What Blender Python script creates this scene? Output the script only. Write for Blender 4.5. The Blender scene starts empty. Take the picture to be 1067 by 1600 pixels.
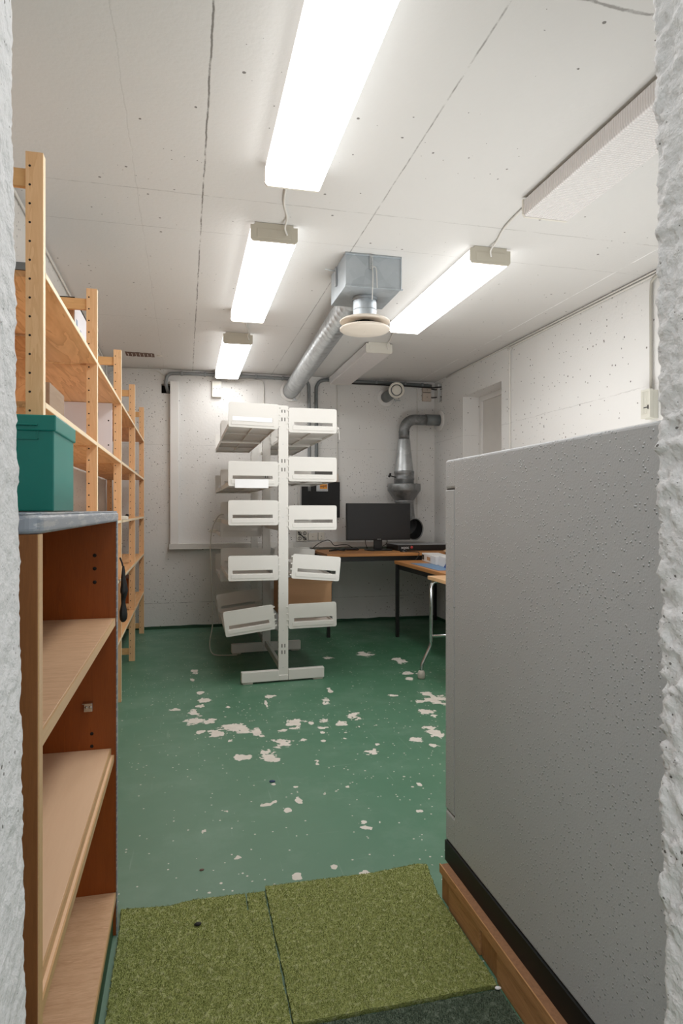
import bpy, bmesh, math, random
from mathutils import Vector, Matrix, noise
random.seed(7)
R = math.radians
C = bpy.context.scene.collection
HC = 2.62            # ceiling height
XL, XR, YB = -0.74, 2.705, 6.76
ORG = {}

# ------------------------------------------------------------------ mesh builder
class MB:
    def __init__(s): s.v = []; s.f = []; s.m = []; s.sm = []
    def add(s, vs, fs, mi=0, smooth=False):
        o = len(s.v); s.v += [tuple(p) for p in vs]
        for f in fs: s.f.append(tuple(i+o for i in f)); s.m.append(mi); s.sm.append(smooth)
        return s
    def box(s, x0, x1, y0, y1, z0, z1, mi=0):
        vs = [(x0,y0,z0),(x1,y0,z0),(x1,y1,z0),(x0,y1,z0),(x0,y0,z1),(x1,y0,z1),(x1,y1,z1),(x0,y1,z1)]
        return s.add(vs, [(0,3,2,1),(4,5,6,7),(0,1,5,4),(1,2,6,5),(2,3,7,6),(3,0,4,7)], mi)
    def tube(s, pts, r, n=12, mi=0, cap=True, smooth=True):
        pts = [Vector(p) for p in pts]; rs = r if isinstance(r, (list, tuple)) else [r]*len(pts)
        t0 = (pts[1]-pts[0]).normalized()
        up = Vector((0,0,1)) if abs(t0.z) < .9 else Vector((1,0,0))
        a = t0.cross(up).normalized(); vs = []; k = len(pts)
        for i, p in enumerate(pts):
            t = (pts[min(i+1,k-1)]-pts[max(i-1,0)])
            if t.length < 1e-9: t = t0.copy()
            t.normalize(); a = a - t*a.dot(t)
            if a.length < 1e-6: a = t.orthogonal()
            a.normalize(); b = t.cross(a)
            for j in range(n):
                w = 2*math.pi*j/n; vs.append(p + (a*math.cos(w)+b*math.sin(w))*rs[i])
        fs = []
        for i in range(k-1):
            for j in range(n):
                j2 = (j+1) % n; fs.append((i*n+j, i*n+j2, (i+1)*n+j2, (i+1)*n+j))
        s.add(vs, fs, mi, smooth)
        if cap:
            o = len(s.v)-len(vs)
            s.f.append(tuple(o+j for j in range(n))[::-1]); s.m.append(mi); s.sm.append(False)
            s.f.append(tuple(o+(k-1)*n+j for j in range(n))); s.m.append(mi); s.sm.append(False)
        return s
    def lathe(s, prof, c, axis=(0,0,1), n=40, mi=0, smooth=True):
        ax = Vector(axis).normalized(); a = ax.orthogonal().normalized(); b = ax.cross(a); c = Vector(c); vs = []
        for r, h in prof:
            for j in range(n):
                w = 2*math.pi*j/n; vs.append(c+ax*h+(a*math.cos(w)+b*math.sin(w))*max(r, 1e-4))
        fs = []
        for i in range(len(prof)-1):
            for j in range(n):
                j2 = (j+1) % n; fs.append((i*n+j, i*n+j2, (i+1)*n+j2, (i+1)*n+j))
        return s.add(vs, fs, mi, smooth)
    def prism(s, poly, o, u, v, d, mi=0):     # polygon in plane (u,v) at o, extruded along d
        o, u, v, d = map(Vector, (o, u, v, d)); n = len(poly)
        vs = [o+u*a+v*b for a, b in poly] + [o+u*a+v*b+d for a, b in poly]
        return s.add(vs, [tuple(range(n))[::-1], tuple(range(n, 2*n))] + [(i, (i+1) % n, n+(i+1) % n, n+i) for i in range(n)], mi)
    def holed(s, outer, holes, o, u, v, d, mi=0):
        o, u, v, d = map(Vector, (o, u, v, d)); bm = bmesh.new(); es = []
        for lp in [outer]+holes:
            vv = [bm.verts.new((a, b, 0)) for a, b in lp]
            for i in range(len(vv)): es.append(bm.edges.new((vv[i], vv[(i+1) % len(vv)])))
        r = bmesh.ops.triangle_fill(bm, edges=es, use_beauty=True, use_dissolve=False)
        fs = [g for g in r['geom'] if isinstance(g, bmesh.types.BMFace)]
        e = bmesh.ops.extrude_face_region(bm, geom=fs)
        for q in e['geom']:
            if isinstance(q, bmesh.types.BMVert): q.co.z = 1
        bm.verts.index_update()
        vs = [o+u*q.co.x+v*q.co.y+d*q.co.z for q in bm.verts]
        fl = [tuple(q.index for q in f.verts) for f in bm.faces]
        bm.free(); return s.add(vs, fl, mi)
    def build(s, name, mats, parent=None, bevel=0, seg=2, norm=True):
        me = bpy.data.meshes.new(name)
        org = ORG.get(parent.name, Vector((0,0,0))) if parent else getattr(s, 'org', Vector((0,0,0)))
        me.from_pydata([tuple(Vector(p)-org) for p in s.v], [], s.f)
        if not isinstance(mats, (list, tuple)): mats = [mats]
        for m in mats: me.materials.append(m)
        me.polygons.foreach_set('material_index', s.m); me.polygons.foreach_set('use_smooth', s.sm)
        if norm:
            bm = bmesh.new(); bm.from_mesh(me); bmesh.ops.recalc_face_normals(bm, faces=bm.faces); bm.to_mesh(me); bm.free()
        ob = bpy.data.objects.new(name, me); C.objects.link(ob)
        if parent: ob.parent = parent
        else: ob.location = org
        ORG[ob.name] = org
        if bevel:
            b = ob.modifiers.new('bevel', 'BEVEL'); b.width = bevel; b.segments = seg; b.limit_method = 'ANGLE'; b.angle_limit = R(40)
        return ob

def rrect(x0, x1, y0, y1, r, n=5):
    p = []
    for cx, cy, a in ((x1-r,y0+r,-90),(x1-r,y1-r,0),(x0+r,y1-r,90),(x0+r,y0+r,180)):
        for i in range(n+1):
            w = R(a+90*i/n); p.append((cx+r*math.cos(w), cy+r*math.sin(w)))
    return p
def smooth_path(pts, n=8):
    pts = [Vector(p) for p in pts]; P = [pts[0]]+pts+[pts[-1]]; out = []
    for i in range(1, len(P)-2):
        a, b, c, d = P[i-1:i+3]
        for k in range(n):
            t = k/n
            out.append(.5*((2*b)+(c-a)*t+(2*a-5*b+4*c-d)*t*t+(3*b-a-3*c+d)*t**3))
    out.append(pts[-1]); return out
def tag(o, label=None, cat=None, group=None, kind=None):
    if label: o['label'] = label
    if cat: o['category'] = cat
    if group: o['group'] = group
    if kind: o['kind'] = kind
    return o
def thing(name, loc, label, cat, group=None):
    o = bpy.data.objects.new(name, None); C.objects.link(o); o.location = loc; o.empty_display_size = .05
    ORG[o.name] = Vector(loc); return tag(o, label, cat, group)
def solo(mb, name, mats, label, cat, loc=(0,0,0), group=None, **k):
    mb.org = Vector(loc); return tag(mb.build(name, mats, **k), label, cat, group)
def struct(mb, name, mats, **k): return tag(mb.build(name, mats, **k), kind='structure')

# ------------------------------------------------------------------ materials
def srgb(h):
    f = lambda c: c/12.92 if c <= .04045 else ((c+.055)/1.055)**2.4
    return tuple(f(int(h[i:i+2], 16)/255) for i in (0, 2, 4))+(1,)
class NT:
    def __init__(s, name):
        s.mat = bpy.data.materials.new(name); s.mat.use_nodes = True; s.t = s.mat.node_tree; s.t.nodes.clear()
        s.out = s.n('ShaderNodeOutputMaterial'); s.b = s.n('ShaderNodeBsdfPrincipled'); s.l(s.b.outputs[0], s.out.inputs[0])
        s.co = s.n('ShaderNodeTexCoord').outputs['Object']
    def n(s, t): return s.t.nodes.new(t)
    def l(s, a, b): s.t.links.new(a, b)
    def put(s, inp, v):
        if hasattr(v, 'is_linked'): s.l(v, inp)
        else: inp.default_value = v
    def math(s, op, a, b=0.0, c=None, clamp=False):
        m = s.n('ShaderNodeMath'); m.operation = op; m.use_clamp = clamp; s.put(m.inputs[0], a); s.put(m.inputs[1], b)
        if c is not None: s.put(m.inputs[2], c)
        return m.outputs[0]
    def noise(s, scale, detail=3, rough=.5, vec=None, out='Fac', dist=0):
        m = s.n('ShaderNodeTexNoise'); m.inputs['Scale'].default_value = scale; m.inputs['Detail'].default_value = detail
        m.inputs['Roughness'].default_value = rough; m.inputs['Distortion'].default_value = dist
        s.l(vec if vec else s.co, m.inputs['Vector']); return m.outputs[out]
    def mapv(s, sc, loc=(0,0,0)):
        m = s.n('ShaderNodeMapping'); m.inputs['Scale'].default_value = sc; m.inputs['Location'].default_value = loc
        s.l(s.co, m.inputs['Vector']); return m.outputs[0]
    def vor(s, scale, vec=None, out='Distance', rnd=1):
        m = s.n('ShaderNodeTexVoronoi'); m.inputs['Scale'].default_value = scale; m.inputs['Randomness'].default_value = rnd
        s.l(vec if vec else s.co, m.inputs['Vector']); return m
    def ramp(s, fac, stops):
        m = s.n('ShaderNodeValToRGB'); e = m.color_ramp.elements
        while len(e) < len(stops): e.new(.5)
        for q, (p, c) in zip(e, stops): q.position = p; q.color = c if isinstance(c, tuple) else (c,c,c,1)
        s.l(fac, m.inputs[0]); return m.outputs[0]
    def mix(s, fac, a, b):
        m = s.n('ShaderNodeMix'); m.data_type = 'RGBA'; s.put(m.inputs[0], fac); s.put(m.inputs[6], a); s.put(m.inputs[7], b); return m.outputs[2]
    def step(s, x, a, b): # smoothstep-ish
        m = s.n('ShaderNodeMapRange'); m.inputs[1].default_value = a; m.inputs[2].default_value = b; s.put(m.inputs[0], x); return m.outputs[0]
    def bump(s, h, strength=.3, dist=.01):
        m = s.n('ShaderNodeBump'); m.inputs['Strength'].default_value = strength; m.inputs['Distance'].default_value = dist
        s.l(h, m.inputs['Height']); s.l(m.outputs[0], s.b.inputs['Normal'])
    def xyz(s):
        m = s.n('ShaderNodeSeparateXYZ'); s.l(s.co, m.inputs[0]); return m.outputs
    def fin(s, col, rough=.5, metal=0, spec=None):
        s.put(s.b.inputs['Base Color'], col); s.put(s.b.inputs['Roughness'], rough); s.put(s.b.inputs['Metallic'], metal)
        if spec is not None: s.b.inputs['Specular IOR Level'].default_value = spec
        return s.mat
def plain(name, h, rough=.5, metal=0, var=.06, scale=12, bump=0):
    t = NT(name); c = srgb(h) if isinstance(h, str) else h
    d = tuple(x*(1-var*2) for x in c[:3])+(1,)
    col = t.mix(t.noise(scale, 4), d, c)
    if bump: t.bump(t.noise(140, 2), bump, .002)
    return t.fin(col, rough, metal)

def concrete(name, base='dcdad6', seams=(), pit=.5, scale=32, bumpy=.25, dirt=.10, smallness=1.0):
    """painted concrete; seams = (axis, pos, width, darkness, wobble)"""
    t = NT(name); b = srgb(base); dk = tuple(x*(1-dirt) for x in b[:3])+(1,)
    col = t.mix(t.noise(1.7, 4, .6), dk, b)
    # air-hole pits: cells chosen at random, clustered by a slow noise
    clus = t.step(t.noise(1.6, 3, .6), .36, .66)
    fac = None
    for sc, thr, r in ((scale, .70, .17), (scale*2.3, .82, .20)):
        v = t.vor(sc); rgb = t.n('ShaderNodeSeparateColor'); t.l(v.outputs['Color'], rgb.inputs[0])
        lim = t.math('SUBTRACT', thr+.27, t.math('MULTIPLY', clus, .27*pit*2))
        pick = t.math('GREATER_THAN', rgb.outputs[0], lim)
        rad = t.math('MULTIPLY', rgb.outputs[1], r*1.15*smallness)
        p = t.math('MULTIPLY', pick, t.math('LESS_THAN', t.math('ADD', v.outputs['Distance'], t.math('MULTIPLY', t.noise(160, 1), .1)), t.math('ADD', rad, .07)))
        fac = p if fac is None else t.math('MAXIMUM', fac, p)
    col = t.mix(t.math('MULTIPLY', fac, .85), col, srgb('57524d'))
    ax = t.xyz(); hgt = t.math('ADD', t.noise(45, 4, .6), t.math('MULTIPLY', t.noise(5, 3), .8))
    hgt = t.math('SUBTRACT', hgt, t.math('MULTIPLY', fac, 1.5))
    for a, pos, w, dark, wob in seams:
        c = t.math('ADD', ax['XYZ'.index(a)], t.math('MULTIPLY', t.math('SUBTRACT', t.noise(9, 5, .7), .5), wob))
        dd = t.math('ABSOLUTE', t.math('SUBTRACT', c, pos))
        br = t.step(t.noise(7, 5, .7), .38, .55)
        m = t.math('MULTIPLY', t.math('SUBTRACT', 1.0, t.step(dd, w*.4, w)), br)
        if dark >= 0: col = t.mix(t.math('MULTIPLY', m, dark), col, srgb('57524c'))
        else: col = t.mix(t.math('MULTIPLY', m, -dark), col, srgb('ffffff'))
        hgt = t.math('SUBTRACT', hgt, t.math('MULTIPLY', m, 1.2 if dark > 0 else -1.0))
    t.bump(hgt, bumpy, .01)
    return t.fin(col, .62, 0, .3)

def wood(name, light, dark, along='Y', grain=1.0, rough=.5, rings=True, contrast=.55, fine=.35):
    t = NT(name); k = {'X': (1,12,12), 'Y': (12,1,12), 'Z': (12,12,1)}[along]
    v = t.mapv(tuple(q*grain for q in k))
    n1 = t.noise(1.6, 4, .6, v, dist=.8)
    w = t.n('ShaderNodeMath'); w.operation = 'FRACT'; t.l(t.math('MULTIPLY', n1, 7.0 if rings else 3.0), w.inputs[0])
    ring = t.ramp(w.outputs[0], [(0, 0.0), (.75, .6), (.93, 1.0), (1, 0.0)])
    fib = t.noise(14, 3, .7, v)
    f = t.math('ADD', t.math('MULTIPLY', ring, contrast), t.math('MULTIPLY', fib, fine), clamp=True)
    col = t.mix(f, srgb(light), srgb(dark))
    t.bump(fib, .12, .002)
    return t.fin(col, rough, 0, .35)

M = {}
M['ceil'] = concrete('ceiling_concrete', 'd2d0cd', seams=(('X', .079, .0045, .8, .014), ('X', .885, .004, .6, .008), ('X', -.205, .003, .12, .03),
        ('Y', 2.98, .004, .35, .02), ('Y', 3.37, .003, .35, .02), ('Y', 4.97, .003, .35, .015), ('Y', 1.59, .007, .6, .03), ('X', 2.50, .006, -.6, .008)), pit=.34, scale=26, bumpy=.12, dirt=.05, smallness=.8)
M['wback'] = concrete('wall_concrete_back', 'dfddda', seams=(('Z', .26, .004, .55, .012), ('Z', 1.86, .003, .25, .01), ('X', .74, .002, .2, .01)), pit=.75, scale=38, bumpy=.2)
M['wright'] = concrete('wall_concrete_right', 'e3e2e0', seams=(('Z', 1.945, .003, .3, .03), ('Y', 5.02, .002, .2, .01)), pit=.62, scale=34, bumpy=.16, dirt=.05)
M['wleft'] = concrete('wall_concrete_left', 'dfdcd7', seams=(('Z', 1.86, .003, .3, .01),), pit=.6, scale=34, bumpy=.2)
M['jamb'] = concrete('rough_jamb_concrete', 'e6e6e7', pit=.6, scale=95, bumpy=.7, dirt=.10)

def floor_mat():
    t = NT('green_floor_paint'); a = t.n('ShaderNodeAttribute'); a.attribute_name = 'chip'
    base = t.mix(t.noise(1.1, 3, .6), srgb('44745a'), srgb('5a8069'))
    ax = t.xyz()
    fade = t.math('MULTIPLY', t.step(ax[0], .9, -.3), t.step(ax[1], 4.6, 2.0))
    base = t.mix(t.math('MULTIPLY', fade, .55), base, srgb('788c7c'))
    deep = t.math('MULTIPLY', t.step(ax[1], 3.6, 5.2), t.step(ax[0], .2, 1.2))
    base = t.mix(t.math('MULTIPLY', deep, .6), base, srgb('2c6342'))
    # cloudy wear + scratches
    wear = t.step(t.noise(3.2, 6, .7), .5, .78)
    base = t.mix(t.math('MULTIPLY', wear, .28), base, srgb('8aa394'))
    for sc, rot in (((60, 2.2, 1), .5), ((2.0, 70, 1), -.3)):
        m = t.n('ShaderNodeMapping'); m.inputs['Scale'].default_value = sc; m.inputs['Rotation'].default_value = (0, 0, rot); t.l(t.co, m.inputs['Vector'])
        s_ = t.step(t.noise(1.0, 2, .5, m.outputs[0]), .70, .76)
        base = t.mix(t.math('MULTIPLY', s_, .16), base, srgb('b8c6bc'))
    v = t.vor(26); sc = t.n('ShaderNodeSeparateColor'); t.l(v.outputs['Color'], sc.inputs[0])
    near = t.step(a.outputs['Fac'], -.2, .35)
    lim = t.math('SUBTRACT', .965, t.math('MULTIPLY', t.step(t.noise(1.5, 2), .45, .7), .07))
    rad = t.math('MULTIPLY', t.math('POWER', sc.outputs[1], 2.0), .13)
    dot = t.math('MULTIPLY', t.math('GREATER_THAN', sc.outputs[0], lim), t.math('LESS_THAN', t.math('ADD', v.outputs['Distance'], t.math('MULTIPLY', t.noise(60, 2), .25)), t.math('ADD', rad, .19)))
    v2 = t.vor(75); s2 = t.n('ShaderNodeSeparateColor'); t.l(v2.outputs['Color'], s2.inputs[0])
    dot2 = t.math('MULTIPLY', t.math('GREATER_THAN', s2.outputs[0], t.math('ADD', lim, .012)), t.math('LESS_THAN', v2.outputs['Distance'], .28))
    n = t.math('ADD', t.math('MULTIPLY', t.math('SUBTRACT', t.noise(15, 2, .5), .5), 2.6), t.math('MULTIPLY', t.math('SUBTRACT', t.noise(60, 3, .6), .5), .9))
    chip = t.math('MULTIPLY', t.math('GREATER_THAN', t.math('ADD', a.outputs['Fac'], n), .28), t.math('GREATER_THAN', a.outputs['Fac'], -.12))
    chip = t.math('MAXIMUM', chip, t.math('MAXIMUM', dot, dot2))
    cc = t.mix(t.noise(12, 3), srgb('ded9d1'), srgb('c6bfb5'))
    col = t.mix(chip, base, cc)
    hgt = t.math('SUBTRACT', t.math('MULTIPLY', t.noise(6, 4), .5), t.math('MULTIPLY', chip, .4)); t.bump(hgt, .12, .01)
    r = t.math('ADD', .30, t.math('MULTIPLY', t.noise(5, 4), .25)); r = t.math('ADD', r, t.math('MULTIPLY', chip, .35))
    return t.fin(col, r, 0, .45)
M['floor'] = floor_mat()
M['green_edge'] = plain('dark_green_edge_paint', '1e4a30', .5)
M['white_trim'] = plain('white_painted_board', 'e3e1de', .45, var=.03)
M['cream_trim'] = plain('grey_white_trunking', 'd5d2cd', .45, var=.04)
M['pine'] = wood('pine_post', 'f2c697', 'd59d69', 'Z', 1.0, .5, True, .35, .3)
M['pine_edge_lit'] = plain('pine_edge_lit', 'f2ddbb', .5, var=.05)  # paler pine, with the light on room-side edges put into the colour
M['pine_x'] = wood('pine_rung', 'e6b57d', 'cb965d', 'X', 1.0, .5, True, .3, .3)
M['ply'] = wood('plywood_shelf', 'e8b681', 'b77c49', 'Y', .45, .5, True, .55, .25)
M['hole'] = plain('dark_hole', '241c16', .9)
M['oak'] = wood('oak_veneer_shelf', 'ecc7a2', '9c6c44', 'X', 2.4, .45, False, .2, .75)
M['oak_smooth'] = wood('pale_chipboard', 'e8c6a4', 'd3ab86', 'Y', .5, .5, False, .1, .4)
M['oak_edge'] = wood('oak_edge', 'd2ad80', 'b48a5c', 'Y', 2, .45, False, .2, .4)
M['mahog'] = wood('red_brown_veneer', 'a3561f', '73360f', 'Z', 1.8, .38, False, .3, .5)
M['walnut'] = wood('brown_veneer', '8d5a2e', '5f3818', 'Z', 2.2, .45, False, .3, .6)
def wornsteel():
    t = NT('worn_grey_band'); w = t.step(t.noise(28, 4, .7, t.mapv((1, .35, 3))), .5, .56)
    return t.fin(t.mix(w, srgb('8d95a0'), srgb('b9bcc0')), .28, t.math('MULTIPLY', w, .5))
M['band'] = wornsteel()
M['teal'] = plain('teal_box_paint', '047f74', .34, var=.05)
M['rack'] = plain('light_grey_steel', 'd9d7d2', .4, var=.025)
M['rack_slot'] = plain('slot_dark', '3a3733', .7)
M['paper'] = plain('white_paper', 'f0f1f3', .7, var=.02)
M['card'] = wood('brown_cardboard', 'c09672', 'ae8662', 'X', .5, .75, False, .1, .3)
M['black'] = plain('black_plastic', '121213', .38, var=.2)
M['blackm'] = plain('black_matte', '19191a', .7, var=.2)
M['screen'] = plain('monitor_screen', '1b1c1f', .32, var=.15, scale=2)
M['blacksteel'] = plain('black_steel_leg', '171717', .4, var=.2)
M['desk'] = wood('desk_laminate', 'c78d57', 'a66b39', 'X', .8, .4, False, .3, .4)
M['desk_y'] = wood('desk_laminate_lengthwise', 'c98f58', 'a66b39', 'Y', .8, .4, False, .3, .4)
M['pale_desk'] = wood('pale_table_laminate', 'e0b88c', 'c99868', 'Y', .8, .4, False, .3, .4)
M['chrome'] = plain('chrome', 'c9cdcf', .14, 1, .05)
def galv(name, h1, h2, rough=.35, metal=.85, sc=22):
    t = NT(name); v = t.vor(sc); s = t.n('ShaderNodeSeparateColor'); t.l(v.outputs['Color'], s.inputs[0])
    n = t.noise(9, 5, .7); f = t.math('ADD', t.math('MULTIPLY', s.outputs[0], .35), t.math('MULTIPLY', n, .75), clamp=True)
    t.bump(t.noise(30, 3), .08, .004)
    return t.fin(t.mix(f, srgb(h1), srgb(h2)), t.math('ADD', rough, t.math('MULTIPLY', n, .2)), metal)
M['galv'] = galv('galvanised_steel', '9fa4a7', 'd2d5d6', .28)
M['galv_box'] = galv('galvanised_sheet', '9aa2a8', 'bcc3c8', .35, .55, 12)
M['galv_dark'] = galv('dull_zinc', '5c5f61', 'a4a6a6', .38, .75)
M['pvc'] = plain('grey_pvc_pipe', '6f7475', .45)
M['pvc_l'] = plain('grey_conduit', '86898a', .45)
M['ivory'] = plain('ivory_plastic', 'dcd8ce', .45, var=.03)
M['beigecap'] = plain('beige_end_cap', 'c9c3b4', .5, var=.03)
M['cable_w'] = plain('white_cable', 'd8d5cf', .5, var=.03)
M['cable_k'] = plain('black_cable', '1c1a1a', .5)
M['cable_g'] = plain('grey_cable', 'b4b0a6', .5)
def lit(name, s):
    t = NT(name); e = t.n('ShaderNodeEmission'); e.inputs[0].default_value = (1, .99, .975, 1); e.inputs[1].default_value = s
    t.l(e.outputs[0], t.out.inputs[0]); return t.mat
M['lit'] = lit('lit_diffuser', 12.0); M['lit_side'] = lit('lit_diffuser_side', 2.2)
def ribbed():
    t = NT('ribbed_diffuser'); ax = t.xyz()
    a = t.math('SINE', t.math('MULTIPLY', ax[1], 500.0)); b = t.math('SINE', t.math('MULTIPLY', ax[0], 500.0))
    t.bump(t.math('ADD', a, b), .5, .003)
    return t.fin(t.mix(t.math('MULTIPLY', t.math('ADD', a, 1.0), .35), srgb('e6e2e0'), srgb('cfc9c7')), .35)
M['ribbed'] = ribbed()
def safe_mat():
    t = NT('textured_grey_paint'); v = t.vor(115); s = t.n('ShaderNodeSeparateColor'); t.l(v.outputs['Color'], s.inputs[0])
    pk = t.math('GREATER_THAN', s.outputs[0], .38)
    d = t.math('MULTIPLY', pk, t.step(t.math('ADD', v.outputs['Distance'], t.math('MULTIPLY', t.noise(200, 1), .15)), .38, .08))
    h = t.math('ADD', t.math('MULTIPLY', d, 1.2), t.math('MULTIPLY', t.noise(230, 2), .22)); t.bump(h, 1.0, .0026)
    return t.fin(t.mix(t.noise(2, 2), srgb('b4b6b9'), srgb('bfc1c3')), .42, 0, .5)
M['safe'] = safe_mat()
M['safe_gap'] = plain('door_gap', '4a4846', .7)
M['plinth'] = plain('black_plinth', '0c0e0d', .55)
M['pal'] = wood('pallet_wood', 'c99a68', '96683e', 'Y', 1.2, .7, True, .45, .4)
M['pal_x'] = wood('pallet_wood_cross', 'bd8d5c', '8b5f38', 'Z', 1.5, .7, True, .45, .4)
M['chip'] = plain('chipboard_edge', 'a87a56', .8, var=.25, scale=120)
def turf(name, a, b, c):
    t = NT(name); n = t.noise(330, 2, .7); n2 = t.noise(6, 4, .6); n3 = t.noise(75, 2)
    col = t.mix(t.step(n, .32, .68), srgb(a), srgb(b)); col = t.mix(t.math('MULTIPLY', t.step(n3, .52, .7), .5), col, srgb(c))
    col = t.mix(t.math('MULTIPLY', n2, .3), col, srgb(a)); t.bump(t.math('ADD', n, n3), .8, .006)
    return t.fin(col, .8, 0, .2)
M['turf'] = turf('olive_turf', '727c3f', 'b8bf7a', 'd6d8a8')
M['turf_d'] = turf('dark_turf', '3c4a3c', '6d7b69', '8c9888')
M['orange'] = plain('orange_label', 'f09a1a', .5, var=.15, scale=120)
M['silver'] = plain('silver_label', 'b4b6b8', .4, .3)
M['blue'] = plain('blue_sheet', '6f93b8', .45, var=.08)
M['navy'] = plain('blue_print', '2450a8', .5)
M['red'] = plain('red_dot', 'd04a4a', .5)
M['whitebox'] = plain('white_carton', 'e8e6e4', .6, var=.04)
M['lilac'] = plain('white_board', 'e2dee2', .5, var=.03)
M['cloth'] = plain('black_cloth', '101114', .75, var=.3, scale=30)
M['rust'] = plain('rough_recess', '7c6257', .9, var=.3, scale=60)
M['bluebit'] = plain('dark_blue_scrap', '24395f', .6)

# ------------------------------------------------------------------ room shell
CH = [(0.07,4.92,0.031,0.069),(0.05,4.67,0.016,0.054),(0.1,4.34,0.025,0.031),(0.13,4.16,0.04,0.057),(-0.05,4.01,0.038,0.029),(0.09,4.05,0.021,0.034),(0.05,3.94,0.028,0.07),(0.05,3.78,0.057,0.076),(0.14,3.74,0.039,0.046),(0.08,3.57,0.029,0.036),(0.17,3.54,0.038,0.077),(0.23,3.41,0.013,0.024),(0.26,3.98,0.014,0.026),(0.27,3.61,0.067,0.07),(0.32,3.54,0.043,0.036),(0.38,3.51,0.029,0.051),(0.4,3.44,0.02,0.03),(0.53,4.15,0.022,0.043),(0.56,4.16,0.017,0.029),(0.49,4.0,0.008,0.073),(0.86,3.98,0.023,0.067),(0.94,4.2,0.015,0.075),(0.84,3.93,0.013,0.04),(0.61,3.61,0.049,0.06),(0.52,3.5,0.021,0.021),(0.59,3.52,0.026,0.02),(0.69,3.58,0.012,0.022),(0.77,3.61,0.031,0.039),(0.73,3.49,0.031,0.024),(0.72,3.41,0.014,0.025),(0.86,3.54,0.035,0.038),(0.96,3.65,0.038,0.075),(0.6,3.32,0.021,0.032),(0.49,3.31,0.049,0.06),(0.45,3.36,0.011,0.019),(0.28,3.16,0.04,0.05),(0.39,3.16,0.039,0.084),(0.41,3.1,0.03,0.028),(0.61,3.03,0.015,0.035),(0.9,3.09,0.045,0.037),(0.96,3.18,0.015,0.018),(1.18,3.18,0.036,0.045),(1.24,3.09,0.026,0.026),(1.32,3.28,0.053,0.082),(1.55,3.85,0.066,0.112),(1.39,3.62,0.052,0.052),(1.53,3.98,0.031,0.056),(1.43,3.83,0.034,0.032),(1.42,3.54,0.024,0.028),(1.46,5.2,0.057,0.094),(1.14,5.14,0.044,0.051),(1.67,4.9,0.045,0.106),(1.61,4.51,0.058,0.045),(1.55,4.35,0.03,0.042),(1.31,3.99,0.027,0.025),(0.69,2.72,0.011,0.013),(0.46,2.64,0.014,0.029),(0.4,2.56,0.012,0.022),(0.36,2.65,0.011,0.012),(0.31,2.63,0.006,0.007),(0.33,2.63,0.007,0.007),(0.58,2.68,0.008,0.01),(0.63,2.69,0.007,0.01),(0.67,2.39,0.018,0.02),(0.66,2.35,0.022,0.017),(0.73,2.38,0.008,0.01),(0.65,2.28,0.006,0.006),(1.0,2.67,0.013,0.019),(0.91,2.43,0.007,0.007),(0.49,2.12,0.009,0.012),(0.58,2.06,0.018,0.011),(0.36,2.09,0.016,0.022),(0.18,2.25,0.015,0.015),(0.07,2.46,0.011,0.018),(0.11,2.79,0.01,0.01),(0.16,2.61,0.01,0.008),(0.38,2.82,0.007,0.01),(0.47,2.77,0.008,0.008),(0.26,2.5,0.007,0.008),(0.7,3.29,0.009,0.014),(0.82,3.3,0.008,0.012),(0.94,3.46,0.007,0.01),(0.16,3.62,0.009,0.013),(1.37,3.36,0.009,0.012)]
def make_floor():
    import numpy as np
    st = .0125; xs = np.arange(XL-.02, XR+.02, st); ys = np.arange(.5, YB+.02, st)
    X, Y = np.meshgrid(xs, ys); F = np.full(X.shape, -1.5)
    for cx, cy, rx, ry in CH:
        rx = max(rx, .011)*1.25; ry = max(ry, .013)*1.2
        F = np.maximum(F, 1.0-np.sqrt(((X-cx)/rx)**2+((Y-cy)/ry)**2))
    nx, ny = len(xs), len(ys)
    V = np.zeros((nx*ny, 3), dtype=np.float32); V[:, 0] = X.ravel(); V[:, 1] = Y.ravel()
    i, j = np.meshgrid(np.arange(nx-1), np.arange(ny-1)); a = (j*nx+i).ravel()
    Fc = np.stack([a, a+1, a+1+nx, a+nx], 1).astype(np.int32)
    extra = np.array([(-2.5,-2.5,0),(3.5,-2.5,0),(3.5,.5,0),(-2.5,.5,0)], dtype=np.float32); b = len(V)
    V = np.vstack([V, extra]); Fc = np.vstack([Fc, [[b, b+1, b+2, b+3]]]).astype(np.int32)
    me = bpy.data.meshes.new('floor'); me.vertices.add(len(V)); me.vertices.foreach_set('co', V.ravel())
    me.loops.add(Fc.size); me.loops.foreach_set('vertex_index', Fc.ravel())
    me.polygons.add(len(Fc)); me.polygons.foreach_set('loop_start', np.arange(0, Fc.size, 4)); me.polygons.foreach_set('loop_total', np.full(len(Fc), 4))
    me.update(); me.validate()
    at = me.attributes.new('chip', 'FLOAT', 'POINT'); at.data.foreach_set('value', np.append(F.ravel(), [-1.5]*4).astype(np.float32))
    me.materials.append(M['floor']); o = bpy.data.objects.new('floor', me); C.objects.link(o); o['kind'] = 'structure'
make_floor()
struct(MB().box(XL-.2, XR+.45, .55, YB+.2, HC, HC+.15), 'ceiling', M['ceil'])
# back wall with a cable hole beside the upright board and one in the far right corner
HX0, HX1, HZ0, HZ1 = -.229, -.142, 2.378, 2.475
mb = MB()
mb.box(XL-.2, HX0, YB, YB+.2, 0, HC).box(HX0, HX1, YB, YB+.2, 0, HZ0).box(HX0, HX1, YB, YB+.2, HZ1, HC).box(HX1, XR+.25, YB, YB+.2, 0, HC)
struct(mb, 'wall_back', M['wback'])
struct(MB().box(HX0, HX1, YB+.10, YB+.12, HZ0, HZ1), 'trim_3', M['hole'])
struct(MB().box(XL-.2, XL, .75, YB, 0, HC), 'wall_left', M['wleft'])
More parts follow.
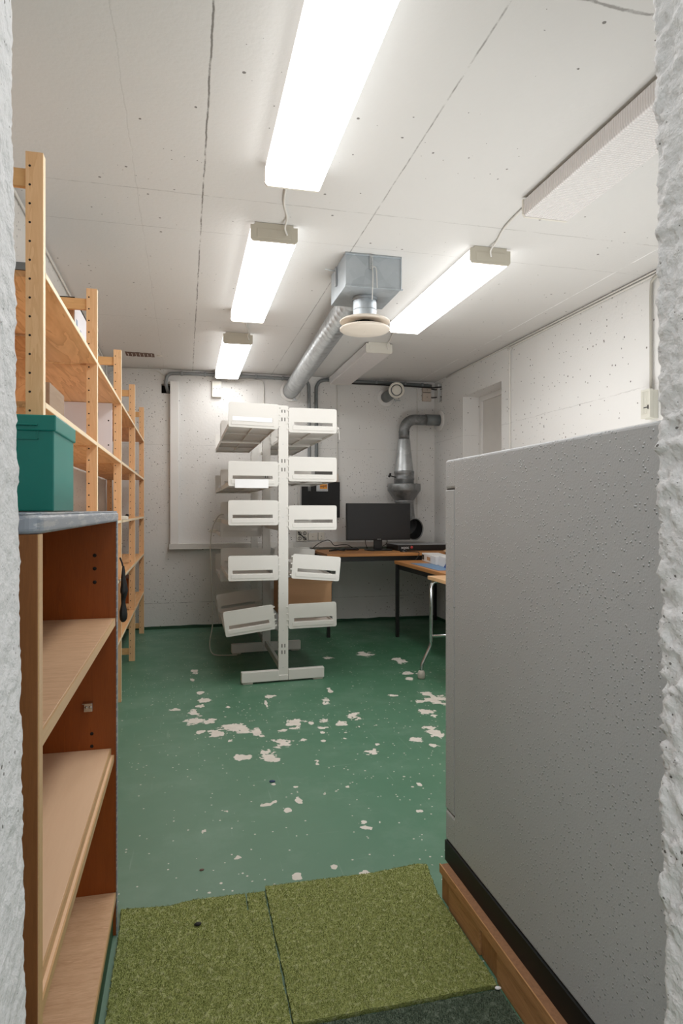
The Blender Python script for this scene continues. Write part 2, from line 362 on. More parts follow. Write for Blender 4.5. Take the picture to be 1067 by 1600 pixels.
# right wall with a niche and a cable hole near the corner
WY0, WY1, WZ0, WZ1 = 5.19, 6.0, 1.15, 2.335
mb = MB(); hx = XR+.22
mb.box(XR, hx, .75, WY0, 0, HC).box(XR, hx, WY0, WY1, 0, WZ0).box(XR, hx, WY0, WY1, WZ1, HC).box(XR, hx, WY1, 6.55, 0, HC)
mb.box(XR, hx, 6.55, 6.65, 0, 2.38).box(XR, hx, 6.55, 6.65, 2.58, HC).box(XR, hx, 6.65, YB, 0, HC).box(hx, hx+.1, 1, YB, 0, HC)
struct(mb, 'wall_right', M['wright'])
struct(MB().box(XR+.10, XR+.12, 6.55, 6.65, 2.38, 2.58), 'trim_4', M['hole'])
w = struct(MB().box(XR+.195, XR+.218, WY0, WY1, WZ0, WZ1), 'window_1', M['cream_trim'])
MB().box(XR+.175, XR+.197, WY1-.055, WY1-.003, WZ0, WZ1-.0).box(XR+.175, XR+.197, WY0+.003, WY0+.055, WZ0, WZ1).box(XR+.175, XR+.197, WY0+.055, WY1-.055, WZ1-.05, WZ1).build('window_frame', M['white_trim'], w, bevel=.003)
MB().box(XR+.160, XR+.195, WY0+.10, WY0+.12, 2.0, 2.06).build('latch', M['black'], w)
# green painted foot of the walls
mb = MB(); pts = [XL+.0+i*.07 for i in range(51)]
top = [(x, .030+.010*noise.noise(Vector((x*6, 0, 3)))) for x in pts if x < XR]+[(XR-.001, .03)]
mb.prism([(XL+.001, 0)]+[(XR-.001, 0)]+top[::-1], (0, YB-.006, 0), (1,0,0), (0,0,1), (0,.005,0))
struct(mb, 'baseboard_back', M['green_edge'])
struct(MB().box(XR-.006, XR-.001, .8, YB-.01, 0, .03), 'baseboard_right', M['green_edge'])
# near wall: plain piers behind a rough chopped opening
def pier(xedge_top, xedge_bot, sgn, amp, seed, name):
    # strip wraps the opening edge: corridor face, reveal, room face
    prof = [(.07, .55)]+[(0.0, .55)]+[(0.0, .55+.2*i/40) for i in range(1, 40)]+[(0.0, .75)]+[(.07*i/14, .75) for i in range(1, 15)]
    prof = [(.07-.07*i/14, .55) for i in range(14)]+prof[1:]
    nz = 420; z1 = 2.1; vs = []; n = len(prof)
    for k in range(nz+1):
        z = z1*k/nz; xe = xedge_bot+(xedge_top-xedge_bot)*(z-.65)/(1.74-.65)
        for (o, y) in prof:
            p = Vector((o*3, y, z+seed)); a = amp*(1.7 if (sgn > 0 and z < 1.33) else 1.0)*(.35 if (sgn > 0 and z < .62) else 1)
            d = a*(.7*noise.fractal(p*38, .6, 2.1, 5)+.6*abs(noise.noise(p*95)))
            big = .3*a*noise.noise(p*9)
            fade = min(1, max(0, (.07-o)/.05))
            vs.append((xe+sgn*o-sgn*(d+big)*fade*.6*(1 if o < .01 else 0) + (0 if o < .01 else 0), y+(d*.5*fade*(1 if y > .7 else -1 if y < .6 else 0)), z))
    fs = [(k*n+i, k*n+i+1, (k+1)*n+i+1, (k+1)*n+i) for k in range(nz) for i in range(n-1)]
    mb = MB(); mb.add(vs, fs, 0, True); return struct(mb, name, M['jamb'])
pier(-.1795, -.1655, -1, .0042, 1.3, 'trim_1'); pier(.621, .634, 1, .0085, 7.7, 'trim_2')
struct(MB().box(XL-.2, -.232, .56, .745, 0, 2.1).box(XL-.2, XR+.2, .56, .75, 2.1, HC).box(.688, XR+.2, .56, .745, 0, 2.1), 'wall_near', M['jamb'])

# upright white board and the cable trunking it stands on
solo(MB().box(-.142, -.060, YB-.055, YB-.001, .862, 2.494), 'cover_board', M['white_trim'], 'tall narrow white board fixed upright to the back wall beside the dark cable hole', 'board', (-.1, YB, .86), bevel=.003)
mb = MB().box(-.154, 2.56, YB-.075, YB-.001, .812, .862).box(-.154, 2.56, YB-.08, YB-.001, .806, .812)
solo(mb, 'cable_trunking', M['cream_trim'], 'long pale horizontal trunking ledge along the back wall behind rack and desk', 'trunking', (1.2, YB, .8), bevel=.002)

# ceiling recess
r = thing('ceiling_slot', (-.395, 6.16, HC-.001), 'small rough brownish slot with white rim in the ceiling above the far pine shelving', 'ceiling vent')
mb = MB(); rnd = random.Random(3); pl = []
for i in range(13): pl.append((-.52+.25*i/12, 6.08+.02*i/12+rnd.uniform(-.008, .008)))
for i in range(13): pl.append((-.27-.25*i/12, 6.235+rnd.uniform(-.010, .010)))
mb.prism(pl, (0,0,HC-.004), (1,0,0), (0,1,0), (0,0,.0035)); mb.build('recess', M['rust'], r)
mb = MB()
for i in range(7):
    x = -.50+.034*i; mb.box(x, x+.004, 6.10+rnd.uniform(0,.02), 6.21+rnd.uniform(-.02,.01), HC-.007, HC-.0042)
mb.build('slat', M['ivory'], r)
MB().lathe([(0,-.004),(.022,-.004),(.026,-.001),(.026,0)], (-.225, 6.17, HC-.0005), n=24).build('round_cap', M['ivory'], r)

# ------------------------------------------------------------------ ceiling lights
def light(x0, y0, on, label, caps=True):
    W, L = .23, 1.42; zt, zb = HC-.001, HC-.09
    r = thing('ceiling_light', (x0+W/2, y0+L/2, HC), label, 'ceiling light', 'lit fluorescent ceiling lights' if on else 'unlit ceiling lights')
    MB().box(x0+.015, x0+W-.015, y0+.02, y0+L-.02, zt-.025, zt).build('housing', M['ivory'], r, bevel=.004)
    # diffuser: shallow trough wrapping underneath
    mb = MB(); prof = [(0,zt-.018),(0,zb+.014),(.003,zb+.006),(.010,zb),(W-.010,zb),(W-.003,zb+.006),(W,zb+.014),(W,zt-.018)]
    mb.prism([(a, b) for a, b in prof], (x0, y0+.012, 0), (1,0,0), (0,0,1), (0,L-.024,0))
    for q in (0, 1, 2, 8, 9): mb.m[q] = 1
    mb.build('diffuser', [M['lit'], M['lit_side']] if on else [M['ribbed'], M['ribbed']], r)
    for k, yy in enumerate((y0, y0+L-.012)):
        mb = MB(); mb.prism([(a*1.0, b) for a, b in [(-.002,zt-.012),(-.002,zb+.012),(.008,zb-.002),(W-.008,zb-.002),(W+.002,zb+.012),(W+.002,zt-.012),(W-.02,zt-.012),(W-.02,zt),(.02,zt),(.02,zt-.012)]], (x0, yy, 0), (1,0,0), (0,0,1), (0,.012,0))
        s = -1 if k == 0 else 1; yf = yy if k == 0 else yy+.012
        mb.box(x0+.03, x0+W-.03, min(yf, yf+s*.002), max(yf, yf+s*.002), zb+.015, zt-.03)
        mb.build('end_cap', M['beigecap'] if on and k == 0 else M['ivory'], r, bevel=.002)
    return r
light(.32, 1.235, True, 'nearest and largest glowing ceiling light at the top of the photo')
light(.317, 3.19, True, 'middle glowing light of the left ceiling row, behind the nearest one')
light(.30, 5.22, True, 'farthest glowing light of the left ceiling row, close to the back wall')
light(1.49, 1.24, False, 'large unlit ribbed ceiling light at upper right beside the door jamb')
light(1.49, 3.2, True, 'glowing ceiling light right of the round air diffuser')
light(1.485, 5.24, False, 'unlit white ceiling light behind the round air diffuser')
def cable(pts, r, mat, label, group=None, name='cable', n=8, nn=7):
    p = smooth_path(pts, n); mb = MB().tube(p, r, nn)
    return solo(mb, name, M[mat], label, 'cable', tuple(pts[0]), group)
for (x, ya, yb, lb) in ((.42, 2.655, 3.19, 'white cable linking nearest and middle lights of the left row'), (.43, 4.61, 5.22, 'white cable linking middle and farthest lights of the left row'),
                        (1.53, 2.66, 3.2, 'white cable linking unlit ribbed light to the glowing one behind it'), (1.60, 4.62, 5.24, 'white cable linking glowing right light to the unlit one behind it')):
    cable([(x, ya, HC-.03), (x+.005, ya+.03, HC-.012), (x+.02, (ya+yb)/2, HC-.010), (x+.06, yb-.10, HC-.010), (x+.06, yb-.03, HC-.03), (x+.075, yb-.006, HC-.055)], .005, 'cable_w', lb)

# ------------------------------------------------------------------ ventilation: box, duct, diffuser
bx0, bx1, by0, by1, bz = .86, 1.18, 3.45, 3.81, 2.435
v = thing('duct_box', ((bx0+bx1)/2, (by0+by1)/2, bz), 'galvanised sheet metal box fixed to the ceiling with a hanging white string', 'duct box')
mb = MB().box(bx0, bx1, by0, by1, bz, HC-.001); mb.box(bx0-.004, bx1+.012, by0-.004, by0+.004, bz-.003, bz+.006).box(bx1-.004, bx1+.004, by0-.006, by0, bz, HC-.002).box(bx0-.003, bx1+.003, by0-.006, by0, HC-.012, HC-.001)
mb.build('box_body', M['galv_box'], v, bevel=.002)
mb = MB(); cxm = 1.005
mb.box(cxm-.010, cxm+.010, by0-.009, by0-.004, HC-.085, HC-.004)
for i in range(5): mb.lathe([(.004, 0), (.006, .001), (.004, .003)], (cxm, by0-.013, HC-.02-i*.016), (0,-1,0), 12)
mb.build('hanger_chain', M['galv'], v)
mb = MB(); mb.box(bx0-.012, bx0-.003, by0+.20, by0+.22, HC-.12, HC-.01)
mb.tube([(bx0-.012, by0+.21, HC-.03), (bx0-.07, by0+.21, HC-.026)], .005, 8)
mb.build('side_bracket', M['galv'], v)
mb = MB()
mb.tube(smooth_path([(cxm+.004, by0-.015, HC-.075), (cxm+.006, by0-.02, HC-.13), (cxm+.004, by0-.018, HC-.2), (cxm+.004, by0-.012, HC-.255)]), .0022, 6)
mb.tube(smooth_path([(cxm+.004, by0-.015, HC-.075), (cxm+.022, by0-.02, HC-.08), (cxm+.028, by0-.02, HC-.13), (cxm+.030, by0-.02, HC-.19)]), .0022, 6)
mb.build('string', M['cable_w'], v)
d = thing('round_air_diffuser', (1.02, 3.63, 2.25), 'round cream air diffuser of two discs under a short galvanised neck', 'air diffuser')
c0 = (1.02, 3.63, 0)
MB().lathe([(.068, 2.31), (.068, 2.4348)], c0).lathe([(.072, 2.418), (.074, 2.424), (.072, 2.434)], c0).lathe([(.0695,2.36),(.071,2.363),(.0695,2.366)], c0).build('neck', M['galv_box'], d)
M['cream'] = plain('cream_enamel', 'd9cfc2', .42, var=.02)
MB().lathe([(.066, 2.312), (.10, 2.310), (.138, 2.305), (.146, 2.298), (.146, 2.293), (.138, 2.290), (.085, 2.288), (.066, 2.292)], c0, n=64).build('upper_disc', M['cream'], d)
MB().lathe([(0, 2.268), (.10, 2.266), (.138, 2.262), (.146, 2.256), (.146, 2.250), (.139, 2.244), (.05, 2.240), (0, 2.240)], c0, n=64).lathe([(0,2.2375),(.006,2.238),(.007,2.241)], c0, n=12).build('lower_disc', M['cream'], d)
mb = MB()
for a in (40, 160, 280): mb.tube([(1.02+.05*math.cos(R(a)), 3.63+.05*math.sin(R(a)), 2.262), (1.02+.05*math.cos(R(a)), 3.63+.05*math.sin(R(a)), 2.32)], .004, 8)
mb.lathe([(0, 2.268), (.03, 2.27), (.03, 2.31), (0, 2.31)], c0, n=20)
mb.build('spacer', M['blacksteel'], d)
# spiral duct
d = thing('spiral_duct', (1.06, 3.82, 2.50), 'long round galvanised spiral duct running from ceiling box to the back wall', 'duct')
a, b = Vector((1.025, by1+.004, 2.525)), Vector((1.085, YB-.02, 2.452)); L = (b-a).length; pts = []; rs = []
nseg = 34
for i in range(nseg):
    for t, rr in ((0, .080), (.12, .0835), (.24, .080)):
        q = a.lerp(b, (i+t)/nseg); pts.append(q); rs.append(rr)
pts.append(b); rs.append(.080)
mb = MB().tube(pts, rs, 32); mb.build('duct_tube', M['galv'], d)
MB().lathe([(.0, -.004), (.108, -.004), (.111, -.012), (.104, -.018), (.082, -.020)], (1.085, YB+.002, 2.452), (0, 1, 0), 40).build('wall_flange', M['white_trim'], d)
mb = MB().tube([(1.10, YB-.13, 2.365), (1.12, YB-.13, 2.34)], .007, 8).box(1.085, 1.135, YB-.14, YB-.12, 2.335, 2.345)
mb.build('clamp_screw', M['galv'], d)
# small valve pipe on the back wall
d = thing('air_valve_pipe', (2.13, YB, 2.43), 'short grey pipe from back wall ending in a round white air valve with dark ring', 'air valve')
f0 = Vector((2.135, YB-.001, 2.43)); tip = Vector((2.165, 6.47, 2.462))
MB().lathe([(0,0),(.098,0),(.100,.008),(.09,.014),(.05,.016)], f0, (0,-1,0), 40).build('wall_flange', M['white_trim'], d)
MB().tube([f0+Vector((0,-.01,0)), f0.lerp(tip, .5), tip], .058, 28).build('pipe', M['pvc'], d)
axv = Vector((-.30,-1,-.24)).normalized()
MB().lathe([(.058,-.03),(.080,-.02),(.084,0),(.084,.015),(.074,.024),(.062,.024),(.060,.010)], tip, axv, 40).build('valve_ring', M['ivory'], d)
MB().lathe([(.061,.006),(.0,.006)], tip, axv, 40).build('ring_gap', M['black'], d)
MB().lathe([(.051,.008),(.051,.022),(.046,.027),(0,.029)], tip, axv, 40).build('valve_disc', M['ivory'], d)
MB().tube([(2.175, 6.58, 2.385), (2.19, 6.57, 2.355)], .006, 8).tube([(2.19,6.56,2.372),(2.235,6.55,2.365)], .005, 8).build('clamp_screw', M['galv'], d)
# big zinc duct fitting in the corner
d = thing('zinc_duct_fitting', (2.29, 6.6, 1.0), 'dull zinc duct from right wall bending down through cone and collar to open elbow', 'duct')
ex, ey = 2.285, 6.575
MB().lathe([(0,0),(.112,0),(.114,.010),(.104,.016),(.06,.018)], (XR-.001, ey, 2.175), (-1,0,0), 40).build('wall_flange', M['white_trim'], d)
MB().tube([(XR-.015, ey, 2.175), (2.53, ey, 2.175)], .060, 28).build('grey_pipe', M['pvc'], d)
pa = [(2.53, ey, 2.172), (2.44, ey, 2.172)]
for i in range(9):
    w = R(90*i/8); pa.append((ex+.125-.125*math.sin(w)+.0, ey, 2.172-.125+.125*math.cos(w)))
pa += [(ex, ey, 2.045), (ex, ey, 1.955)]
mb = MB().tube(pa, .057, 28); mb.lathe([(.059,0),(.061,.004),(.059,.008)], (ex, ey, 2.035)).build('elbow', M['galv_dark'], d)
MB().lathe([(.060,1.96),(.062,1.955),(.098,1.64),(.103,1.612)], (ex,ey,0)).build('cone', M['galv'], d)
MB().lathe([(.103,1.618),(.108,1.612),(.108,1.59),(.105,1.585),(.105,1.55),(.109,1.545),(.109,1.525),(.105,1.52),(.105,1.485),(.100,1.478)], (ex,ey,0)).build('collar', M['galv_dark'], d)
MB().tube([(ex-.105, ey-.03, 1.55), (ex-.175, ey-.04, 1.565)], .006, 8).tube([(ex-.165,ey-.04,1.59),(ex-.182,ey-.04,1.55)], .012, 10).build('handle', M['black'], d)
MB().lathe([(.08,1.482),(.172,1.480),(.176,1.474),(.176,1.41),(.170,1.402),(.105,1.305),(.100,1.300),(.104,1.296),(.104,1.286),(.100,1.282)], (ex,ey,0), n=48).build('damper_housing', M['galv_dark'], d)
mb = MB(); pa = [Vector((ex+.004, ey, 1.285)), Vector((ex+.006, ey, 1.21)), Vector((ex+.012, ey, 1.14)), Vector((ex+.02, ey-.02, 1.06)), Vector((ex+.035, ey-.06, 1.015)), Vector((ex+.052, ey-.10, 1.0)), Vector((ex+.065, ey-.14, .998))]
pa = smooth_path(pa, 4); mb.tube(pa, [.098+.012*i/(len(pa)-1) for i in range(len(pa))], 32, cap=False)
e = pa[-1]; ax_ = (pa[-1]-pa[-3]).normalized(); mb.lathe([(.110,0),(.116,.003),(.116,.008),(.109,.010),(.106,.0)], e, ax_, 40); mb.build('open_elbow', M['galv_dark'], d)
mb = MB(); mb.tube(pa[-9:], .104, 32, cap=False); mb.build('elbow_inner_shade', M['blackm'], d)  # black inner tube: shade inside the open elbow is put into the colour

# ------------------------------------------------------------------ conduits on back wall
def pipe(pts, r, mat, label, name='conduit', straps=()):
    t = thing(name, tuple(pts[0]), label, 'conduit')
    MB().tube(smooth_path(pts, 6), r, 12).build('pipe_run', M[mat], t)
    for p in straps: MB().box(p[0]-.010, p[0]+.010, YB-.032-r, YB-.001, p[2]-r*1.15, p[2]+r*1.15).build('clip', M['pvc_l'], t, bevel=.003)
yc = YB-.026
pipe([(-.165, YB+.04, 2.40), (-.172, YB-.01, 2.425), (-.185, yc, 2.49), (-.16, yc, 2.56), (-.09, yc, 2.580), (.1, yc, 2.583), (.7, yc, 2.583), (1.10, yc, 2.580), (1.22, yc, 2.575), (1.272, yc, 2.53), (1.280, yc, 2.40), (1.282, yc, 1.9), (1.283, yc, 1.4)], .017, 'pvc_l', 'grey conduit running from the dark cable hole under the ceiling then down behind rack', straps=[(-.03,0,2.583),(.20,0,2.583),(.72,0,2.583),(1.0,0,2.582)])
pipe([(1.36, yc, 1.5), (1.36, yc, 2.2), (1.358, yc, 2.44), (1.37, yc, 2.53), (1.43, yc, 2.580), (1.6, yc, 2.585), (2.2, yc, 2.585), (2.66, yc, 2.575)], .018, 'pvc', 'grey conduit rising behind rack and turning right along the ceiling to corner', straps=[(1.75,0,2.585),(2.02,0,2.585),(2.35,0,2.584),(2.55,0,2.58)])
cable([(.405, YB-.008, 2.545), (.62, YB-.008, 2.552), (.76, YB-.008, 2.55), (.80, YB-.008, 2.50), (.80, YB-.008, 2.2), (.80, YB-.008, .9)], .006, 'cable_w', 'thin white cable dropping down back wall left of the duct flange')
cable([(1.50, YB-.008, 2.57), (1.56, YB-.008, 2.55), (1.59, YB-.008, 2.50), (1.59, YB-.008, 2.1), (1.59, YB-.008, 1.56)], .006, 'cable_w', 'thin white cable dropping down back wall right of the tall rack')
cable([(2.40, YB-.008, 2.56), (2.47, YB-.008, 2.55), (2.50, YB-.008, 2.50), (2.50, YB-.008, 2.0), (2.50, YB-.008, .87)], .006, 'cable_w', 'thin white cable dropping down back wall right of the zinc duct')
cable([(-.74+.012, 1.3, 2.605), (-.728, 3.0, 2.603), (-.728, 5.0, 2.603), (-.728, 6.3, 2.600), (-.728, 6.5, 2.58), (-.728, 6.54, 2.50), (-.728, 6.55, 1.6)], .007, 'cable_w', 'thin white cable along the left wall at ceiling above the pine shelving')
cable([(-.73, YB-.012, 2.55), (-.6, YB-.012, 2.605), (-.3, YB-.012, 2.603), (-.22, YB-.012, 2.57), (-.172, YB-.012, 2.54), (-.13, YB-.012, 2.60), (.1, YB-.012, 2.607)], .006, 'cable_w', 'thin white cable along back wall at ceiling left of the grey conduit')
# right wall cables + thermostat
cable([(XR-.009, 1.6, 2.608), (XR-.009, 3.5, 2.607), (XR-.009, 6.4, 2.606)], .006, 'cable_w', 'upper thin white cable along the right wall just under the ceiling')
cable([(XR-.009, 1.6, 2.586), (XR-.009, 3.2, 2.588), (XR-.009, 4.9, 2.586), (XR-.009, 4.99, 2.57), (XR-.009, 5.02, 2.50), (XR-.009, 5.02, 1.9), (XR-.009, 5.02, 1.1)], .007, 'cable_w', 'white cable turning down the right wall beside the window niche')
cable([(XR-.02, 2.9, 2.585), (XR-.016, 3.15, 2.583), (XR-.016, 3.27, 2.565), (XR-.016, 3.295, 2.50), (XR-.016, 3.295, 2.2), (XR-.016, 3.295, 1.915)], .009, 'cable_g', 'grey cable dropping down the right wall to the thermostat box')
t = thing('thermostat', (XR, 3.285, 1.74), 'small ivory ribbed thermostat box on the right wall above the grey safe', 'thermostat')
M['therm'] = plain('thermostat_plastic', 'cfcdc2', .45, var=.02)
MB().box(XR-.042, XR-.001, 3.252, 3.318, 1.738, 1.908).build('back_box', M['therm'], t, bevel=.004)
mb = MB().box(XR-.064, XR-.0425, 3.246, 3.324, 1.742, 1.912)
for i in range(5): mb.box(XR-.066, XR-.064, 3.262+.012*i, 3.268+.012*i, 1.765, 1.900)
mb.build('ribbed_cover', M['therm'], t, bevel=.002)
MB().box(XR-.0675, XR-.0645, 3.262, 3.296, 1.802, 1.807).box(XR-.069, XR-.0645, 3.256, 3.262, 1.794, 1.817).build('slider', M['black'], t)
# wall boxes
def wbox(x0, x1, z0, z1, lab, grp=None, mat='ivory', scr=3, cat='junction box', name='junction_box', th=.035):
    t = thing(name, ((x0+x1)/2, YB, z0), lab, cat, grp)
    MB().box(x0, x1, YB-th, YB-.001, z0, z1).build('lid', M[mat], t, bevel=.004)
    zc = (z0+z1)/2
    for k in range(scr): MB().lathe([(0,.0),(.004,0),(.004,.002),(0,.002)], ((x0+x1)/2+(k-(scr-1)/2)*.033, YB-th-.001, zc), (0,-1,0), 10).build('screw', M['rack_slot'], t)
    return t
wbox(.27, .365, 2.355, 2.525, 'white junction box on back wall beside end of the farthest left light', scr=3)
M['pinkbox'] = plain('pinkish_plastic', 'cdbfb2', .5, var=.03)
wbox(2.555, 2.655, 2.505, 2.555, 'upper of two small beige junction boxes in the far right corner', scr=1, mat='pinkbox')
wbox(2.555, 2.655, 2.405, 2.495, 'lower of two small beige junction boxes in the far right corner', scr=1, mat='pinkbox')
cable([(2.655, YB-.02, 2.545), (2.67, YB-.03, 2.54), (XR-.005, 6.70, 2.53), (XR+.05, 6.62, 2.53)], .006, 'cable_k', 'black cable from the upper corner junction box into the wall hole')
cable([(2.655, YB-.02, 2.45), (2.67, YB-.03, 2.445), (XR-.005, 6.70, 2.445), (XR+.05, 6.62, 2.445)], .006, 'cable_k', 'black cable from the lower corner junction box into the wall hole')
cable([(1.74, YB-.06, 2.555), (2.3, YB-.068, 2.555), (2.62, YB-.062, 2.55), (XR-.01, 6.66, 2.55), (XR+.05, 6.62, 2.55)], .008, 'cable_k', 'dark cable bundle running beside the right ceiling conduit to the corner')
s = wbox(1.545, 1.60, 1.50, 1.585, 'small pinkish switch on back wall right of the tall rack', mat='pinkbox', cat='switch', name='wall_switch', scr=1)
# black board with orange label
t = thing('black_wall_panel', (1.41, YB, 1.12), 'flat black panel on back wall with silver and orange label', 'panel')
MB().box(1.205, 1.615, YB-.03, YB-.001, 1.12, 1.50).build('panel', M['blackm'], t, bevel=.003)
MB().box(1.165, 1.185, YB-.02, YB-.001, 1.12, 1.50).build('side_strip', M['cream_trim'], t, bevel=.002)
lb = MB().box(1.358, 1.483, YB-.034, YB-.0305, 1.400, 1.484).build('label_plate', M['silver'], t)
MB().box(1.395, 1.475, YB-.0365, YB-.0345, 1.425, 1.474).build('orange_field', M['orange'], lb)
mb = MB(); rr_ = random.Random(5)
for i in range(7):
    x = 1.40+.010*i; mb.box(x, x+.006, YB-.0375, YB-.0366, 1.436+rr_.random()*.01, 1.466-rr_.random()*.008)
for i in range(8): mb.box(1.368+.013*i, 1.374+.013*i, YB-.0352, YB-.0342, 1.408, 1.413)
mb.build('print', M['rust'], lb)
# outlets
o = thing('double_socket', (1.205, YB, .874), 'white double socket with dark plugs, leftmost of three wall plates above trunking', 'socket')
MB().box(1.152, 1.262, YB-.03, YB-.001, .872, .985).build('plate', M['ivory'], o, bevel=.003)
mb = MB()
for (x, z) in ((1.178,.955),(1.232,.955),(1.178,.90),(1.232,.90)):
    mb.lathe([(.020,0),(.020,.002),(.016,.002),(.014,-.0)], (x, YB-.030, z), (0,-1,0), 20)
    mb.box(x-.003, x+.003, YB-.034, YB-.03, z-.012, z+.012)
mb.tube(smooth_path([(1.16,YB-.035,.975),(1.19,YB-.045,.94),(1.235,YB-.04,.90),(1.25,YB-.035,.885)]), .005, 8); mb.build('socket_hole', M['black'], o)
wbox(1.274, 1.368, .879, .957, 'blank white square plate, middle of three wall plates above trunking', scr=1, cat='wall plate', name='blank_plate', th=.02)
wbox(1.382, 1.447, .879, .962, 'small white socket, right one of three wall plates above trunking', scr=1, cat='socket', name='wall_socket', th=.02)

# ------------------------------------------------------------------ pine shelving
PY = [1.955, 3.10, 4.245, 5.385, 6.56]; PX0, PX1, RX0, RX1, PZ = -.4305, -.385, -.725, -.680, 2.20
LV = [.39, .76, 1.12, 1.49, 1.86]
sh = thing('pine_shelving', (-.55, 4.2, 0), 'long tall pine shelving along the left wall with five ladder posts and plywood shelves', 'shelving')
for k, y in enumerate(PY):
    for (x0, x1) in ((PX0, PX1), (RX0, RX1)):
        mb = MB().box(x0, x1, y, y+.032, 0, PZ)
        z = .06
        while z < PZ-.02:
            xc = x0+.011 if x0 == PX0 else x1-.011
            mb.lathe([(0, .0006), (.0034, .0006), (.0034, 0)], (xc, y, z), (0,-1,0), 8, mi=1); z += .0525
        if x0 == PX0: mb.box(x1-.0006, x1+.0004, y+.002, y+.030, .001, PZ-.001, mi=2)
        mb.build('post', [M['pine'], M['hole'], M['pine_edge_lit']], sh, bevel=.0025)
    for (z0, z1) in ((2.105, 2.155), (.05, .10)):
        MB().box(RX1, PX0, y+.008, y+.026, z0, z1).build('rung', M['pine_x'], sh, bevel=.002)
for k in range(4):
    y0, y1 = PY[k]+.034, PY[k+1]-.001
    for li, z in enumerate(LV):
        mb = MB().box(-.718, PX1-.001, y0, y1, z-.0, z+.018); mb.box(PX1-.0012, PX1+.0006, y0+.001, y1-.001, z+.001, z+.017, mi=1)
        mb.build('shelf', [M['ply'], M['pine_edge_lit']], sh, bevel=.0015)
solo(MB().box(-.70, PX0-.005, 1.985, 1.992, 1.860+.0185, 1.900), 'dark_strip', M['galv_dark'], 'thin dark grey strip lying on top shelf behind the nearest post', 'strip', (-.55, 1.99, 1.879))
# things on the shelving
def carton(x0, x1, y0, y1, z0, z1, lab, mat='card', name='cardboard_box', lid=False):
    t = thing(name, ((x0+x1)/2, (y0+y1)/2, z0), lab, 'box')
    MB().box(x0, x1, y0, y1, z0, z1).build('carton_body', M[mat], t, bevel=.003)
    if lid: MB().box(x0-.003, x1+.003, y0-.003, y1+.003, z1, z1+.006).build('lid', M['hole'], t)
    return t
M['greywood'] = wood('grey_brown_wood', 'a08c78', '85715e', 'Y', 1.0, .6, False, .3, .4)
carton(-.66, -.52, 2.63, 2.65, 1.509, 1.85, 'narrow brown board standing on shelf behind nearest post', name='wooden_board', mat='ply')
carton(-.71, -.50, 2.66, 2.965, 1.509, 1.688, 'grey-brown wooden box standing on a shelf left of the white perforated board', mat='greywood', name='wooden_box')
tc = carton(-.71, -.49, 3.15, 3.76, 1.879, 2.165, 'carton with brown end and pale printed side on the topmost shelf behind second post', lid=True)
MB().box(-.4895, -.4875, 3.155, 3.755, 1.882, 2.16).build('printed_side', M['lilac'], tc)
mb = MB(); rq = random.Random(2)
for i in range(9):
    y = 3.2+.055*i; z = 1.93+rq.random()*.12; mb.box(-.4873, -.4868, y, y+.03, z, z+.012+rq.random()*.03)
mb.build('print', M['blue'], tc)
mb = MB().box(-.712, -.434, 4.20, 4.215, 1.509, 1.858)
for z in (1.60, 1.75): mb.lathe([(0,.001),(.005,.001),(.005,0)], (-.455, 4.20, z), (0,-1,0), 10, mi=1)
solo(mb, 'perforated_board', [M['lilac'], M['hole']], 'white board with small holes standing across the shelf near third post', 'board', (-.57, 4.2, 1.509), bevel=.001)
carton(-.70, -.46, 5.75, 6.1, .409, .62, 'dark red-brown box on lower shelf between the two farthest posts', mat='mahog', name='storage_box')
# white clamp on the shelf edge
t = thing('clamp', (-.37, 4.30, 1.13), 'small white clamp on the shelf edge just right of grey bookcase top', 'clamp')
MB().box(-.41, -.350, 4.285, 4.35, 1.138, 1.163).build('clamp_jaw', M['ivory'], t, bevel=.005)
MB().tube([(-.356, 4.29, 1.168), (-.352, 4.34, 1.168)], .008, 10).build('clamp_lever', M['black'], t)
# black bag hanging from the shelving
def bag():
    t = thing('black_bag', (-.365, 4.32, .58), 'black cloth bag hanging on the pine shelving right of the brown bookcase', 'bag')
    mb = MB(); prof = [(.86,.012),(.83,.022),(.79,.030),(.75,.038),(.72,.048),(.705,.050),(.69,.040),(.66,.030),(.635,.028),(.61,.036),(.585,.048),(.56,.052),(.54,.046),(.525,.028),(.52,.005)]
    n = 20; vs = []
    for z, r in prof:
        for j in range(n):
            w = 2*math.pi*j/n; q = 1+.16*noise.noise(Vector((math.cos(w)*2, math.sin(w)*2, z*16)))
            vs.append((-.362+r*.44*q*math.cos(w)+(.004 if .66 < z < .76 else 0), 4.13+r*1.3*q*math.sin(w), z))
    fs = [(i*n+j, i*n+(j+1) % n, (i+1)*n+(j+1) % n, (i+1)*n+j) for i in range(len(prof)-1) for j in range(n)]
    mb.add(vs, fs, 0, True); mb.build('bag_body', M['cloth'], t)
    MB().tube(smooth_path([(-.366,4.13,.86),(-.37,4.13,.88),(-.378,4.135,.90),(-.382,4.14,.91)]), .005, 8).build('strap', M['cloth'], t)
bag()

